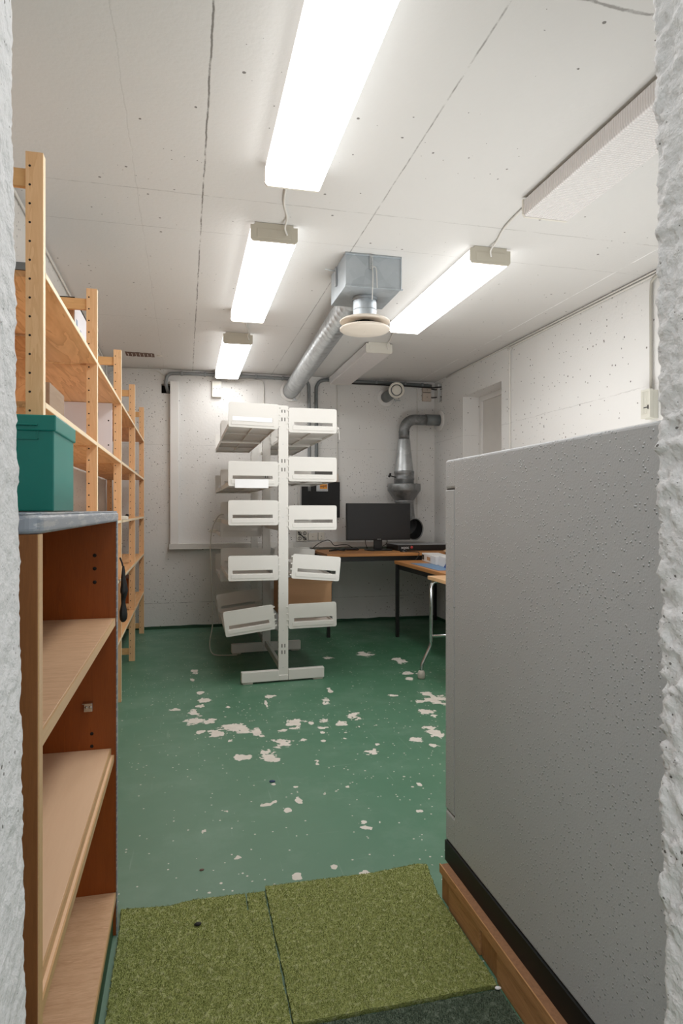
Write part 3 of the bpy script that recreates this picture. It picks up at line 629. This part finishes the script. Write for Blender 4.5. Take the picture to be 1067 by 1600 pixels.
# ------------------------------------------------------------------ brown bookcase
bc = thing('bookcase', (-.40, 1.43, 0), 'low open brown wood veneer bookcase with grey rounded top beside the left jamb', 'bookcase')
BX0, BX1, BY0, BY1 = -.59, -.186, .920, 1.945
MB().box(BX0, BX1-.002, BY0, BY0+.022, 0, 1.168).build('side_panel', M['walnut'], bc, bevel=.001)
MB().box(BX1-.002, BX1, BY0+.001, BY0+.022, 0, 1.168).build('edge_strip', M['oak_edge'], bc)
BI = BY1-.022
mb = MB().box(BX0, BX1-.002, BI, BY1, 0, 1.168)
for z in (1.073, 1.036, .998): mb.lathe([(0,.0008),(.0052,.0008),(.0052,0)], (-.245, BI, z), (0,-1,0), 14, mi=1)
for z in (.574, .539): mb.lathe([(0,.0008),(.0048,.0008),(.0048,0)], (-.2525, BI, z), (0,-1,0), 14, mi=1)
mb.build('side_panel', [M['mahog'], M['hole']], bc)
MB().box(BX1-.002, BX1+.001, BI-.002, BY1, 0, 1.175).build('edge_strip', M['band'], bc)
MB().box(BX0, BX0+.01, BY0+.022, BI, .06, 1.168).build('back_panel', M['mahog'], bc)
def bshelf(z, th, mat, x1, y0=BY0+.0225, y1=BI-.0005, dzn=0, edge='oak_edge'):
    mb = MB(); x0 = BX0+.012
    mb.prism([(y0, z+dzn), (y1, z), (y1, z-th), (y0, z-th+dzn)], (x0, 0, 0), (0,1,0), (0,0,1), (x1-.003-x0, 0, 0)); o_ = mb.build('shelf', M[mat], bc, bevel=.001)
    MB().prism([(y0, z+dzn), (y1, z), (y1, z-th), (y0, z-th+dzn)], (x1-.003, 0, 0), (0,1,0), (0,0,1), (.003, 0, 0)).build('shelf_edge', M[edge], o_)
bshelf(.896, .021, 'oak', -.190)
bshelf(.529, .018, 'oak_smooth', -.201, dzn=.003)
bshelf(.5105, .018, 'oak_smooth', -.193, dzn=.003)
bshelf(.122, .020, 'oak', -.188)
MB().box(BX0+.02, -.196, BY0+.023, BI-.001, 0, .101).build('kick_board', M['green_edge'], bc)
mb = MB().box(-.272, -.249, BI-.015, BI-.0005, .640, .665).box(-.275, -.249, BI-.024, BI-.0005, .663, .666)
for dx in (0, .011): mb.lathe([(.0018,0),(.0042,.0),(.0042,.002),(.0018,.002)], (-.266+dx, BI-.015, .652), (0,-1,0), 12)
mb.build('shelf_bracket', M['chrome'], bc, bevel=.001)
# rounded grey top
mb = MB(); o_ = rrect(BX0, BX1+.003, BY0-.004, BY1+.006, .02, 6)
mb.prism(o_, (0,0,1.168), (1,0,0), (0,1,0), (0,0,.026)); mb.build('top_slab', M['band'], bc, bevel=.007, seg=4)
mb = MB(); inn = rrect(BX0+.012, BX1-.010, BY0+.010, BY1-.008, .016, 6); out = rrect(BX0+.003, BX1, BY0-.001, BY1+.003, .02, 6)
mb.holed(out, [inn], (0,0,1.1935), (1,0,0), (0,1,0), (0,0,.0035)); mb.build('top_rim', M['band'], bc, bevel=.0015)
MB().prism(inn, (0,0,1.1935), (1,0,0), (0,1,0), (0,0,.001)).build('top_inlay', M['galv_dark'], bc)

# teal box
tb = thing('teal_metal_box', (-.44, 1.78, 1.1975), 'dark teal metal box with lid standing on the grey bookcase top', 'box')
MB().box(-.595, -.300, 1.645, 1.920, 1.1975, 1.392).build('box_body', M['teal'], tb, bevel=.003)
l_ = MB().box(-.600, -.295, 1.640, 1.925, 1.386, 1.424).build('lid', M['teal'], tb, bevel=.003)
MB().box(-.50, -.335, 1.634, 1.640, 1.398, 1.402).build('lid_ridge', M['teal'], l_, bevel=.001)
MB().box(-.51, -.334, 1.641, 1.645, 1.366, 1.368).box(-.336, -.334, 1.641, 1.645, 1.366, 1.386).build('handle_recess', M['teal'], tb)

# ------------------------------------------------------------------ tall grey rack
rk = thing('steel_display_rack', (.67, 5.46, 0), 'tall double-sided light grey steel rack with slotted end plates in room centre', 'rack')
RX, RYS = .67, [4.50, 5.46, 6.42]
for k, y in enumerate(RYS):
    mb = MB().box(RX-.034, RX+.034, y-.018, y+.018, .02, 1.93)
    mb.box(RX-.001, RX+.001, y-.0186, y-.018, .05, 1.92, mi=1) if False else None
    for z in (1.88, 1.82, 1.53, 1.47, .24, .195):
        for dx in (-.010, .010): mb.box(RX+dx-.003, RX+dx+.003, y-.0190, y-.0175, z, z+.026 if z not in (1.88,) else z+.02, mi=1)
    for z in (1.9, 1.66, 1.42, 1.15, .9, .62, .36, .10): mb.lathe([(0,.0012),(.003,.0012),(.003,0)], (RX-.002, y-.018, z), (0,-1,0), 8, mi=2)
    z = .1
    while z < 1.9:
        for sx in (-1, 1): mb.box(RX+sx*.034-.0008, RX+sx*.034+.0008, y-.009, y-.003, z, z+.016, mi=1)
        z += .034
    mb.build('upright', [M['rack'], M['rack_slot'], M['galv']], rk, bevel=.002)
    # foot
    a = R(3.5) if k < 2 else 0
    mb = MB(); ca, sa = math.cos(a), math.sin(a)
    for (u0, u1) in ((-.294, -.0345), (.0345, .294)):
        def P(u, w, z): return (RX+u*ca-w*sa, y+u*sa+w*ca, z)
        vs = [P(u0,-.022,.012),P(u1,-.022,.012),P(u1,.022,.012),P(u0,.022,.012),P(u0,-.022,.085),P(u1,-.022,.085),P(u1,.022,.085),P(u0,.022,.085)]
        mb.add(vs, [(0,3,2,1),(4,5,6,7),(0,1,5,4),(1,2,6,5),(2,3,7,6),(3,0,4,7)])
    mb.box(RX-.034, RX+.034, y-.022, y+.022, .012, .05)
    f_ = mb.build('foot', M['rack'], rk, bevel=.004)
    for sx in (-.25, .25):
        MB().box(RX+sx*ca-.035, RX+sx*ca+.035, y+sx*sa-.018, y+sx*sa+.018, 0, .013).build('foot_pad', M['cable_g'], f_, bevel=.002)
for y0, y1 in ((RYS[0], RYS[1]), (RYS[1], RYS[2])):
    for z in (.05, 1.05): MB().box(RX-.012, RX+.012, y0+.0185, y1-.0185, z, z+.05).build('cross_bar', M['rack'], rk, bevel=.003)
def tray(side, y0, y1, z, tilt=0, dx=0, paper=None, box=None):
    """side -1 left / +1 right; origin = inner edge of the tray"""
    org = Vector((RX+side*(.036+dx), 0, z)); ca, sa = math.cos(R(tilt)), math.sin(R(tilt))
    def T(mb):
        mb.v = [tuple(org+Vector((side*(x*ca-zz*sa), y, x*sa+zz*ca))) for x, y, zz in mb.v]; return mb
    Wd, Hh = .345, .173
    mb = MB().box(.02, Wd-.006, y0+.004, y1-.004, .014, .018)
    mb.box(Wd-.008, Wd-.004, y0+.004, y1-.004, .0, .032).box(.018, .022, y0+.004, y1-.004, .0, .02)
    mb.box(.022, Wd-.008, (y0+y1)/2-.02, (y0+y1)/2+.02, .004, .014).box(.022, Wd-.008, y0+.03, y0+.05, .004, .014)
    mb.box(.17, .176, y0+.05, y1-.01, .002, .014)
    t = T(mb).build('tray', M['rack'], rk)
    for ye, s in ((y0, 1), (y1, -1)):
        mb = MB(); ya = ye if s > 0 else ye-.003
        outer = rrect(0, Wd, 0, Hh, .014, 4); hole = [(.040,.050),(.315,.050),(.315,.073),(.040,.073)]
        mb.holed(outer, [hole], (0, ya, 0), (1,0,0), (0,0,1), (0,.003,0))
        # turned-in edge and label lip
        mb.box(.03, .325, ya-.003, ya, .018, .044) if s > 0 else None
        if s > 0:
            e = rrect(.004, Wd-.004, .004, Hh-.004, .012, 4)
            mb.holed(rrect(0, Wd, 0, Hh, .014, 4), [e], (0, ya+.003, 0), (1,0,0), (0,0,1), (0,.010,0))
        for zz in (.02, .06, .10, .15):
            mb.box(-.012, .002, ya+.0, ya+.004, zz, zz+.010)
        pl = T(mb).build('end_plate', M['rack'], t, bevel=.0008)
        if s > 0 and paper == 'slot': T(MB().box(.045, .318, ya-.005, ya-.0032, .044, .074)).build('paper_label', M['paper'], t)
        if s > 0 and paper == 'hang': T(MB().box(.070, .30, ya-.007, ya-.005, -.012, .048)).build('paper_label', M['paper'], t)
        if s > 0 and paper == 'half': T(MB().box(.190, .315, ya+.004, ya+.012, .046, .074)).build('slot_insert', M['rack_slot'], t)
    return t
ya0, ya1, yb0, yb1 = 4.478, 5.425, 5.49, 6.39
tray(-1, ya0, ya1, 1.762, 1.6, paper='slot'); tray(-1, ya0, ya1, 1.364, paper='hang'); tray(-1, ya0, ya1, 1.095); tray(-1, ya0, ya1, .712); tray(-1, ya0, ya1, .372, -7, .018)
tray(1, ya0, ya1, 1.744); tray(1, ya0, ya1, 1.401, paper='half'); tray(1, ya0, ya1, 1.060); tray(1, ya0, ya1, .722, -5, .018); tray(1, ya0, ya1, .368, 1.0)
for z in (1.762, 1.364, .975, .60, .25): tray(-1, yb0, yb1, z)
for z in (1.744, .706): tray(1, yb0, yb1, z)
# string on the top tray
mb = MB().tube(smooth_path([(1.053, 4.49, 1.79), (1.066, 4.488, 1.785), (1.070, 4.487, 1.75), (1.074, 4.487, 1.70)]), .0025, 6).tube(smooth_path([(1.053, 4.49, 1.785), (1.062, 4.486, 1.765), (1.056, 4.486, 1.745)]), .0022, 6).tube([(1.054,4.488,1.775),(1.068,4.486,1.787)], .005, 6)
solo(mb, 'string_tie', M['cable_w'], 'short knotted white string hanging from right edge of topmost rack plate', 'string', (1.05, 4.49, 1.79))
# cardboard box on the lower right tray
cb = thing('cardboard_box', (.87, 5.02, .392), 'open brown cardboard box lying on the lowest right rack tray', 'box')
mb = MB(); x0, x1, y0, y1, z0, z1 = .71, 1.085, 4.78, 5.28, .392, .645
mb.box(x0, x1, y0, y0+.004, z0, z1).box(x0, x1, y1-.004, y1, z0, z1).box(x0, x0+.004, y0, y1, z0, z1).box(x1-.004, x1, y0, y1, z0, z1).box(x0, x1, y0, y1, z0, z0+.004)
mb.build('carton_body', M['card'], cb)
MB().prism([(0,0),(.375,0),(.355,.045),(.02,.05)], (x0, y0, z1), (1,0,0), (0,-.30,1), (0,.004,0)).build('flap', M['card'], cb)
MB().prism([(0,0),(.5,0),(.49,.06),(.01,.06)], (x1, y0, z1), (0,1,0), (.35,0,1), (-.004,0,0)).build('flap', M['card'], cb)
# cable and plugs left of the rack
cable([(.31, 5.40, 1.165), (.27, 5.38, 1.15), (.225, 5.40, 1.06), (.205, 5.40, .93), (.21, 5.40, .7), (.225, 5.42, .3), (.20, 5.42, .12), (.215, 5.42, .03), (.27, 5.40, .007), (.42, 5.38, .006)], .005, 'cable_g', 'thin grey-white cable looping down left side of the rack to floor', n=10)
for (x, y, z, lb) in ((.292, 5.42, 1.118, 'white plug poking out left of third rack row, upper of two'), (.28, 6.30, 1.0, 'small white plug left of the rack rear, lower of two')):
    t = thing('plug', (x, y, z), lb, 'plug')
    MB().box(x-.045, x+.03, y-.018, y+.018, z-.018, z+.016).build('plug_body', M['ivory'], t, bevel=.007, seg=3)
    MB().tube([(x-.047, y, z), (x-.060, y, z-.001)], .007, 10).build('cord_sleeve', M['ivory'], t)

# ------------------------------------------------------------------ desks
ds = thing('back_desk', (1.98, 6.25, 0), 'orange-brown laminate desk with black legs along back wall carrying the monitor', 'desk')
DZ = .785
MB().box(1.299, 2.68, 5.93, 6.67, DZ-.028, DZ).build('tabletop', M['desk'], ds, bevel=.003)
MB().box(1.33, 2.65, 5.96, 5.99, DZ-.075, DZ-.029).box(1.33, 2.65, 6.60, 6.63, DZ-.075, DZ-.029).box(1.33, 1.36, 5.99, 6.60, DZ-.075, DZ-.029).build('frame', M['blacksteel'], ds)
for (x, y) in ((1.302, 5.935), (2.64, 5.96), (1.302, 6.60), (2.64, 6.60)): MB().box(x, x+.03, y, y+.03, 0, DZ-.029).build('leg', M['blacksteel'], ds)
sd = thing('side_desk', (2.31, 5.2, 0), 'orange-brown desk with black legs along right wall holding white cartons', 'desk')
SZ = .720
MB().prism([(1.935, 5.85), (1.905, 4.50), (2.68, 4.50), (2.68, 5.85)], (0,0,SZ-.03), (1,0,0), (0,1,0), (0,0,.03)).build('tabletop', M['desk_y'], sd, bevel=.003)
MB().box(1.965, 1.99, 4.56, 5.80, SZ-.08, SZ-.031).box(1.99, 2.65, 5.79, 5.81, SZ-.08, SZ-.031).build('frame', M['blacksteel'], sd)
for (x, y) in ((1.942, 5.81), (2.63, 5.80), (1.945, 4.54), (2.63, 4.54)): MB().box(x, x+.03, y, y+.03, 0, SZ-.031).build('leg', M['blacksteel'], sd)
tt = thing('chrome_leg_table', (2.1, 3.9, 0), 'pale wood table with bent chrome tube legs, partly hidden behind the grey safe', 'table')
TZ = .728
MB().box(1.695, 2.45, 3.55, 4.37, TZ-.026, TZ).build('tabletop', M['pale_desk'], tt, bevel=.003)
def tleg(y, s):
    p = [(1.83, y, .690), (1.76, y, .690), (1.722, y, .678), (1.708, y, .645), (1.708, y, .60), (1.708, y, .30), (1.706, y, .245), (1.695, y, .21), (1.655, y, .13), (1.640, y, .095), (1.636, y, .05)]
    return MB().tube(smooth_path(p, 6), .0135, 14)
for y in (4.335, 3.60):
    l_ = tleg(y, 1).build('leg', M['chrome'], tt)
    MB().lathe([(0,0),(.022,.0),(.026,.012),(.027,.035),(.022,.055),(.014,.062)], (1.636, y, 0), n=20).build('foot_cap', M['cable_g'], l_)
    MB().tube([(1.708, y, .30), (2.40, y, .30)], .010, 10).build('rail', M['chrome'], tt)
    l_ = MB().tube(smooth_path([(2.30, y, .690), (2.385, y, .685), (2.41, y, .64), (2.41, y, .30), (2.42, y, .21), (2.47, y, .10), (2.475, y, .03)], 6), .0135, 14).build('leg', M['chrome'], tt)
    MB().lathe([(0,0),(.022,.0),(.026,.012),(.027,.035),(.022,.055),(.014,.062)], (2.475, y, 0), n=20).build('foot_cap', M['cable_g'], l_)

# monitor
mn = thing('monitor', (1.93, 6.35, DZ), 'black flat computer monitor switched off on a stand on back desk', 'monitor')
MB().box(1.592, 2.272, 6.34, 6.385, .893, 1.270).build('housing', M['black'], mn, bevel=.005)
sc_ = MB().box(1.602, 2.262, 6.3385, 6.3402, .912, 1.262).build('screen', M['screen'], mn)
MB().box(1.89, 1.975, 6.36, 6.40, DZ+.014, .95).build('stand_neck', M['black'], mn, bevel=.004)
MB().prism(rrect(1.80, 2.07, 6.27, 6.47, .05, 6), (0,0,DZ), (1,0,0), (0,1,0), (0,0,.013)).build('stand_base', M['black'], mn, bevel=.004)
mb = MB()
for i, wd in enumerate((.007,.006,.006,.007)): mb.box(1.915+.0105*i, 1.915+.0105*i+wd, 6.3384, 6.3399, .898, .906)
mb.build('logo', M['silver'], mn)
# things on the back desk
def mouse(x, y, z):
    t = thing('computer_mouse', (x, y, z), 'small black and grey computer mouse on back desk right of the monitor', 'mouse')
    for nm, mt, sx, sy, sz, n_ in (('mouse_body', 'black', .034, .058, .030, 0), ('mouse_button', 'silver', .012, .03, .032, 1)):
        vs = []; fs = []; a, b = 16, 7
        for i in range(b+1):
            ph = R(90*i/b)
            for j in range(a):
                w = 2*math.pi*j/a; vs.append((x+sx*math.cos(ph)*math.cos(w), y-(.015 if n_ else 0)+sy*math.cos(ph)*math.sin(w), z+sz*math.sin(ph)))
        for i in range(b):
            for j in range(a): fs.append((i*a+j, i*a+(j+1) % a, (i+1)*a+(j+1) % a, (i+1)*a+j))
        MB().add(vs, fs, 0, True).build(nm, M[mt], t)
mouse(2.12, 6.12, DZ)
cable([(2.13, 6.07, DZ+.008), (2.17, 6.02, DZ+.007), (2.20, 5.96, DZ+.007), (2.21, 5.922, DZ+.004), (2.205, 5.918, DZ-.03), (2.16, 5.915, DZ-.08)], .004, 'cable_k', 'thin dark mouse cord hanging over front edge of the back desk')
bk = thing('black_device', (2.40, 6.35, DZ), 'long flat black device with small white lettering and red dot on back desk', 'electronic device')
MB().box(2.10, 2.66, 6.22, 6.62, DZ+.001, DZ+.060).build('device_case', M['black'], bk, bevel=.004)
MB().box(2.105, 2.655, 6.224, 6.616, DZ+.0605, DZ+.0615).build('device_top', M['silver'], bk)
cu = bpy.data.curves.new('txt', 'FONT'); cu.body = 'xooc'; cu.size = .042; cu.extrude = .0004
to = bpy.data.objects.new('txt', cu); C.objects.link(to); bpy.context.view_layer.update()
me = bpy.data.meshes.new_from_object(to.evaluated_get(bpy.context.evaluated_depsgraph_get())); bpy.data.objects.remove(to)
me.transform(Matrix.Translation(Vector((2.130, 6.2190, DZ+.022))-ORG[bk.name]) @ Matrix.Rotation(R(90), 4, 'X')); me.materials.clear(); me.materials.append(M['paper'])
lo = bpy.data.objects.new('lettering', me); C.objects.link(lo); lo.parent = bk
MB().lathe([(0,.001),(.014,.001),(.014,0)], (2.243, 6.2195, DZ+.036), (0,-1,0), 20).build('red_dot', M['red'], bk)
mb = MB()
for i, pts_ in enumerate(([(1.50,6.40),(1.62,6.35),(1.72,6.42),(1.66,6.50),(1.75,6.46)], [(1.40,6.30),(1.48,6.27),(1.56,6.31),(1.50,6.36),(1.42,6.33),(1.52,6.29)])):
    mb.tube(smooth_path([(x, y, DZ+.008+.01*(k % 2)) for k, (x, y) in enumerate(pts_)]), .006, 8)
solo(mb, 'tangled_cable', M['cable_k'], 'tangled black cable lying on back desk left of the monitor', 'cable', (1.5, 6.4, DZ))
cable([(1.19, 6.45, .74), (1.26, 6.48, .80), (1.33, 6.52, .85), (1.42, 6.55, .885), (1.47, 6.56, .88), (1.52, 6.57, .83), (1.60, 6.57, .84), (1.66, 6.57, .835), (1.72, 6.57, .80), (1.76, 6.55, .79)], .004, 'cable_k', 'black cable arching from behind rack over the left end of back desk', n=8)
cable([(1.415, YB-.03, .90), (1.40, YB-.05, .86), (1.36, YB-.10, .80), (1.30, 6.5, .79), (1.22, 6.42, .74)], .004, 'cable_g', 'thin grey cable hanging from right wall socket to desk corner')
for xx, lb in ((1.80, 'left thin black cable hanging below monitor behind stand'), (2.03, 'right thin black cable curving below monitor behind stand')):
    cable([(xx, 6.392, .92), (xx+.01, 6.41, .86), (xx+.035*(1 if xx < 1.9 else -1), 6.45, DZ+.03), (xx+.05*(1 if xx < 1.9 else -1), 6.5, DZ+.006)], .004, 'cable_k', lb)
solo(MB().prism([(1.62,6.44),(1.74,6.44),(1.74,6.52),(1.62,6.53)], (0,0,DZ+.001), (1,0,0), (0,1,0), (0,0,.022)), 'power_adapter', M['black'], 'flat black power adapter on back desk just left of monitor stand', 'adapter', (1.7, 6.5, DZ), bevel=.005)
# side desk items
solo(MB().prism([(1.975,5.52),(1.950,4.80),(2.30,4.75),(2.22,5.40)], (0,0,SZ+.0005), (1,0,0), (0,1,0), (0,0,.002)), 'blue_sheet', M['blue'], 'pale blue plastic sheet lying flat on the side desk', 'sheet', (2.1, 5.1, SZ))
wc = thing('white_carton', (2.2, 5.3, SZ+.003), 'white product carton with small dark print on the side desk', 'carton')
def quadbox(p, q, wd, z0, z1):   # box along p->q with width wd to the right-back
    p, q = Vector((p[0], p[1], 0)), Vector((q[0], q[1], 0)); d_ = (q-p).normalized(); nrm = Vector((-d_.y, d_.x, 0))*wd
    if nrm.x < 0: nrm = -nrm
    return MB().prism([(0,0),(1,0),(1,1),(0,1)], p+Vector((0,0,z0)), q-p, nrm, (0,0,z1-z0))
quadbox((2.185,5.775), (2.115,5.26), .16, SZ+.003, SZ+.075).build('carton_body', M['whitebox'], wc, bevel=.002)
quadbox((2.1795,5.760), (2.168,5.68), .0015, SZ+.018, SZ+.062).build('dark_print', M['rack_slot'], wc)
quadbox((2.152,5.56), (2.135,5.44), .0015, SZ+.025, SZ+.055).build('small_print', M['card'], wc)
w2 = thing('open_white_carton', (2.2, 5.0, SZ+.003), 'white carton with blue panel beside the printed carton on side desk', 'carton')
quadbox((2.13,5.22), (2.075,4.86), .20, SZ+.003, SZ+.085).build('carton_body', M['whitebox'], w2, bevel=.002)
MB().prism([(0,0),(.16,0),(.16,.085)], (2.0995,5.035,SZ+.003), (-.150,-.986,0), (0,0,1), (-.0015,0,0)).build('blue_panel', M['navy'], w2)
nb = thing('ring_binder', (2.35, 5.6, SZ+.076), 'tilted brown cover notebook with black ring spine behind the white cartons', 'notebook')
MB().prism([(0,0),(.34,0),(.34,.30),(0,.30)], (2.36,5.62,SZ+.082), (.86,-.30,.36), (.30,.9,0), (0,0,.006)).build('cover', M['pale_desk'], nb)
mb = MB()
for i in range(11): mb.lathe([(.009,-.003),(.011,0),(.009,.003),(.007,0),(.009,-.003)], (2.355+.028*i, 5.612-.010*i, SZ+.083+.0115*i), (.86,-.3,.36), 10)
mb.build('ring_spine', M['black'], nb)

# ------------------------------------------------------------------ grey safe on pallet
sf = thing('grey_safe', (1.15, 1.40, .115), 'large light grey steel cabinet with pebbled paint standing on wood at right', 'cabinet')
SX0, SX1, SY0, SY1, Z0, Z1 = .797, 1.55, .86, 1.90, .168, 1.356
mb = MB()
DY = SY1-.068
mb.box(SX0, SX1, SY0, DY, Z0, Z1).box(SX0, SX1, DY-.01, SY1, 1.266, Z1).box(SX0, SX1, DY-.01, SY1, Z0, .263)
mb.build('body', M['safe'], sf, bevel=.008, seg=3)
dr = MB().box(SX0+.0005, SX1-.0005, DY+.0022, SY1, .2665, 1.2625).build('door', M['safe'], sf, bevel=.003)
MB().box(SX0+.004, SX1-.004, DY-.004, SY1-.004, .262, 1.2665).build('door_gap', M['safe_gap'], sf)
MB().box(SX1-.0, SX1+.012, SY1-.05, SY1-.02, .4, .46).box(SX1, SX1+.012, SY1-.05, SY1-.02, 1.05, 1.11).build('hinge', M['safe'], sf)
MB().box(SX0+.12, SX0+.14, SY1, SY1+.05, .75, .87).build('handle', M['chrome'], dr, bevel=.004)
MB().box(SX0-.004, SX1-.02, SY0+.02, SY1-.006, .1055, Z0-.0005).build('plinth', M['plinth'], sf)
pl = thing('wooden_pallet', (1.15, 1.4, 0), 'low wooden platform of boards and blocks under the grey steel cabinet', 'pallet')
MB().box(.770, 1.56, .84, 1.872, .090, .105).build('top_board', [M['chip']], pl, bevel=.002)
MB().box(.7665, .770, .84, 1.874, .080, .106).build('edge_lath', M['pal'], pl)
for (a, b, mt, x) in ((1.812, 1.872, 'pal_x', .774), (1.604, 1.810, 'pal', .770), (1.507, 1.600, 'pal_x', .776), (.84, 1.503, 'pal', .770)):
    MB().box(x, x+.045, a, b, 0, .0895).build('block', M[mt], pl, bevel=.002)
MB().box(.83, 1.55, .85, .89, 0, .0895).box(.83, 1.55, 1.83, 1.87, 0, .0895).build('bearer', M['pal_x'], pl)

# ------------------------------------------------------------------ turf mats
def mat_piece(name, poly, z0, z1, mt, label, dens, seed, bh=.0055):
    rnd = random.Random(seed); out = []
    n = len(poly)
    for i in range(n):
        a, b = Vector(poly[i]), Vector(poly[(i+1) % n]); k = max(1, int((b-a).length/.012)); nr = Vector((-(b-a).y, (b-a).x)).normalized()
        for j in range(k):
            p = a.lerp(b, j/k)+nr*rnd.uniform(-.0006, .003); out.append((p.x, p.y))
    cx = sum(p[0] for p in poly)/n; cy = sum(p[1] for p in poly)/n
    t = thing(name, (cx, cy, z0), label, 'mat')
    MB().prism(out, (0,0,z0), (1,0,0), (0,1,0), (0,0,z1-z0)).build('mat_base', M[mt], t)
    x0, x1 = min(p[0] for p in poly), max(p[0] for p in poly); y0, y1 = max(.95, min(p[1] for p in poly)), max(p[1] for p in poly)
    N = int((x1-x0)*(y1-y0)*dens); vs = []; fs = []
    def inside(x, y):
        c = False; j = n-1
        for i in range(n):
            xi, yi = poly[i]; xj, yj = poly[j]
            if (yi > y) != (yj > y) and x < (xj-xi)*(y-yi)/(yj-yi)+xi: c = not c
            j = i
        return c
    for _ in range(N):
        x = rnd.uniform(x0, x1); y = rnd.uniform(y0, y1)
        if not inside(x, y): continue
        w = rnd.uniform(0, 6.28); r_ = rnd.uniform(.0007, .0014); h = rnd.uniform(.4, 1)*bh; lx = rnd.gauss(0, .0022); ly = rnd.gauss(0, .0022)
        k = len(vs); vs += [(x-r_*math.cos(w), y-r_*math.sin(w), z1-.001), (x+r_*math.cos(w), y+r_*math.sin(w), z1-.001), (x+lx, y+ly, z1+h)]; fs.append((k, k+1, k+2))
    mb = MB().add(vs, fs); o = mb.build('pile', M[mt], t, norm=False); o['kind'] = 'stuff'
    return t
mat_piece('turf_mat', [(-.1805,.62),(.242,.62),(.242,2.018),(.186,2.020),(.1845,1.935),(.1825,1.935),(.182,2.022),(.02,2.026),(-.05,2.012),(-.186,2.028),(-.1805,1.95)], 0, .010, 'turf', 'olive green artificial grass mat with a short slit, left one beside bookcase', 120000, 1)
mat_piece('turf_mat', [(.2455,1.478),(.7625,1.481),(.7625,1.876),(.79,2.04),(.76,2.052),(.6,2.035),(.2465,2.042)], 0, .012, 'turf', 'olive green artificial grass mat, right one ending at the wooden platform', 120000, 2)
mat_piece('dark_turf_mat', [(.2455,.62),(.7625,.62),(.7625,1.472),(.2455,1.470)], 0, .008, 'turf_d', 'dark grey-green artificial grass mat at bottom edge right of the olive mats', 100000, 3)
# litter
def scrap(x, y, z, s, mt, lab, nm='debris'):
    rnd = random.Random(int(x*1000)); vs = []
    bm = bmesh.new(); bmesh.ops.create_icosphere(bm, subdivisions=2, radius=s)
    for v_ in bm.verts: v_.co = Vector((v_.co.x*1.3, v_.co.y*.8, max(-.3*s, v_.co.z*.5)))*(1+.35*noise.noise(v_.co*90+Vector((x*7, y, 0))))
    mb = MB(); mb.add([v_.co+Vector((x, y, z+.3*s)) for v_ in bm.verts], [tuple(q.index for q in f.verts) for f in bm.faces], 0, True); bm.free()
    return solo(mb, nm, M[mt], lab, 'debris', (x, y, z))
scrap(.037, 1.897, .012, .008, 'blackm', 'small dark crumb lying on the left olive mat')
scrap(.375, 2.844, 0, .010, 'bluebit', 'tiny dark blue scrap lying on the green floor')
scrap(.055, 2.202, 0, .006, 'rust', 'tiny dark stone on the green floor near left mat')
scrap(.757, 1.47, .010, .007, 'paper', 'small white crumb beside the wooden platform at the mat edge')

# ------------------------------------------------------------------ camera, world, lights
cam = bpy.data.cameras.new('camera'); co = bpy.data.objects.new('camera', cam); C.objects.link(co)
cam.sensor_fit = 'VERTICAL'; cam.sensor_height = 36; cam.lens = 1010/1600*36
cam.shift_x = 0; cam.shift_y = -3/1600; cam.clip_start = .02
co.location = (0, 0, 1.2); co.rotation_euler = (R(90), 0, -R(13.635)); bpy.context.scene.camera = co
wd = bpy.data.worlds.new('world'); bpy.context.scene.world = wd; wd.use_nodes = True
wd.node_tree.nodes['Background'].inputs[0].default_value = (1, .99, .98, 1); wd.node_tree.nodes['Background'].inputs[1].default_value = 1.05
def lamp(name, loc, rot, sx, sy, power, col=(1,.98,.95)):
    l = bpy.data.lights.new(name, 'AREA'); l.shape = 'RECTANGLE'; l.size = sx; l.size_y = sy; l.energy = power; l.color = col
    o = bpy.data.objects.new(name, l); C.objects.link(o); o.location = loc; o.rotation_euler = rot; o.visible_camera = False; return o
lamp('ceiling_fill', (1.45, 2.75, .5), (R(180), 0, 0), 1.25, 1.7, 36, (1,.99,.985))  # added fill light, unseen by the camera, aimed up to brighten the ceiling
sc = bpy.context.scene
sc.view_settings.view_transform = 'Standard'; sc.view_settings.look = 'None'; sc.view_settings.exposure = .12
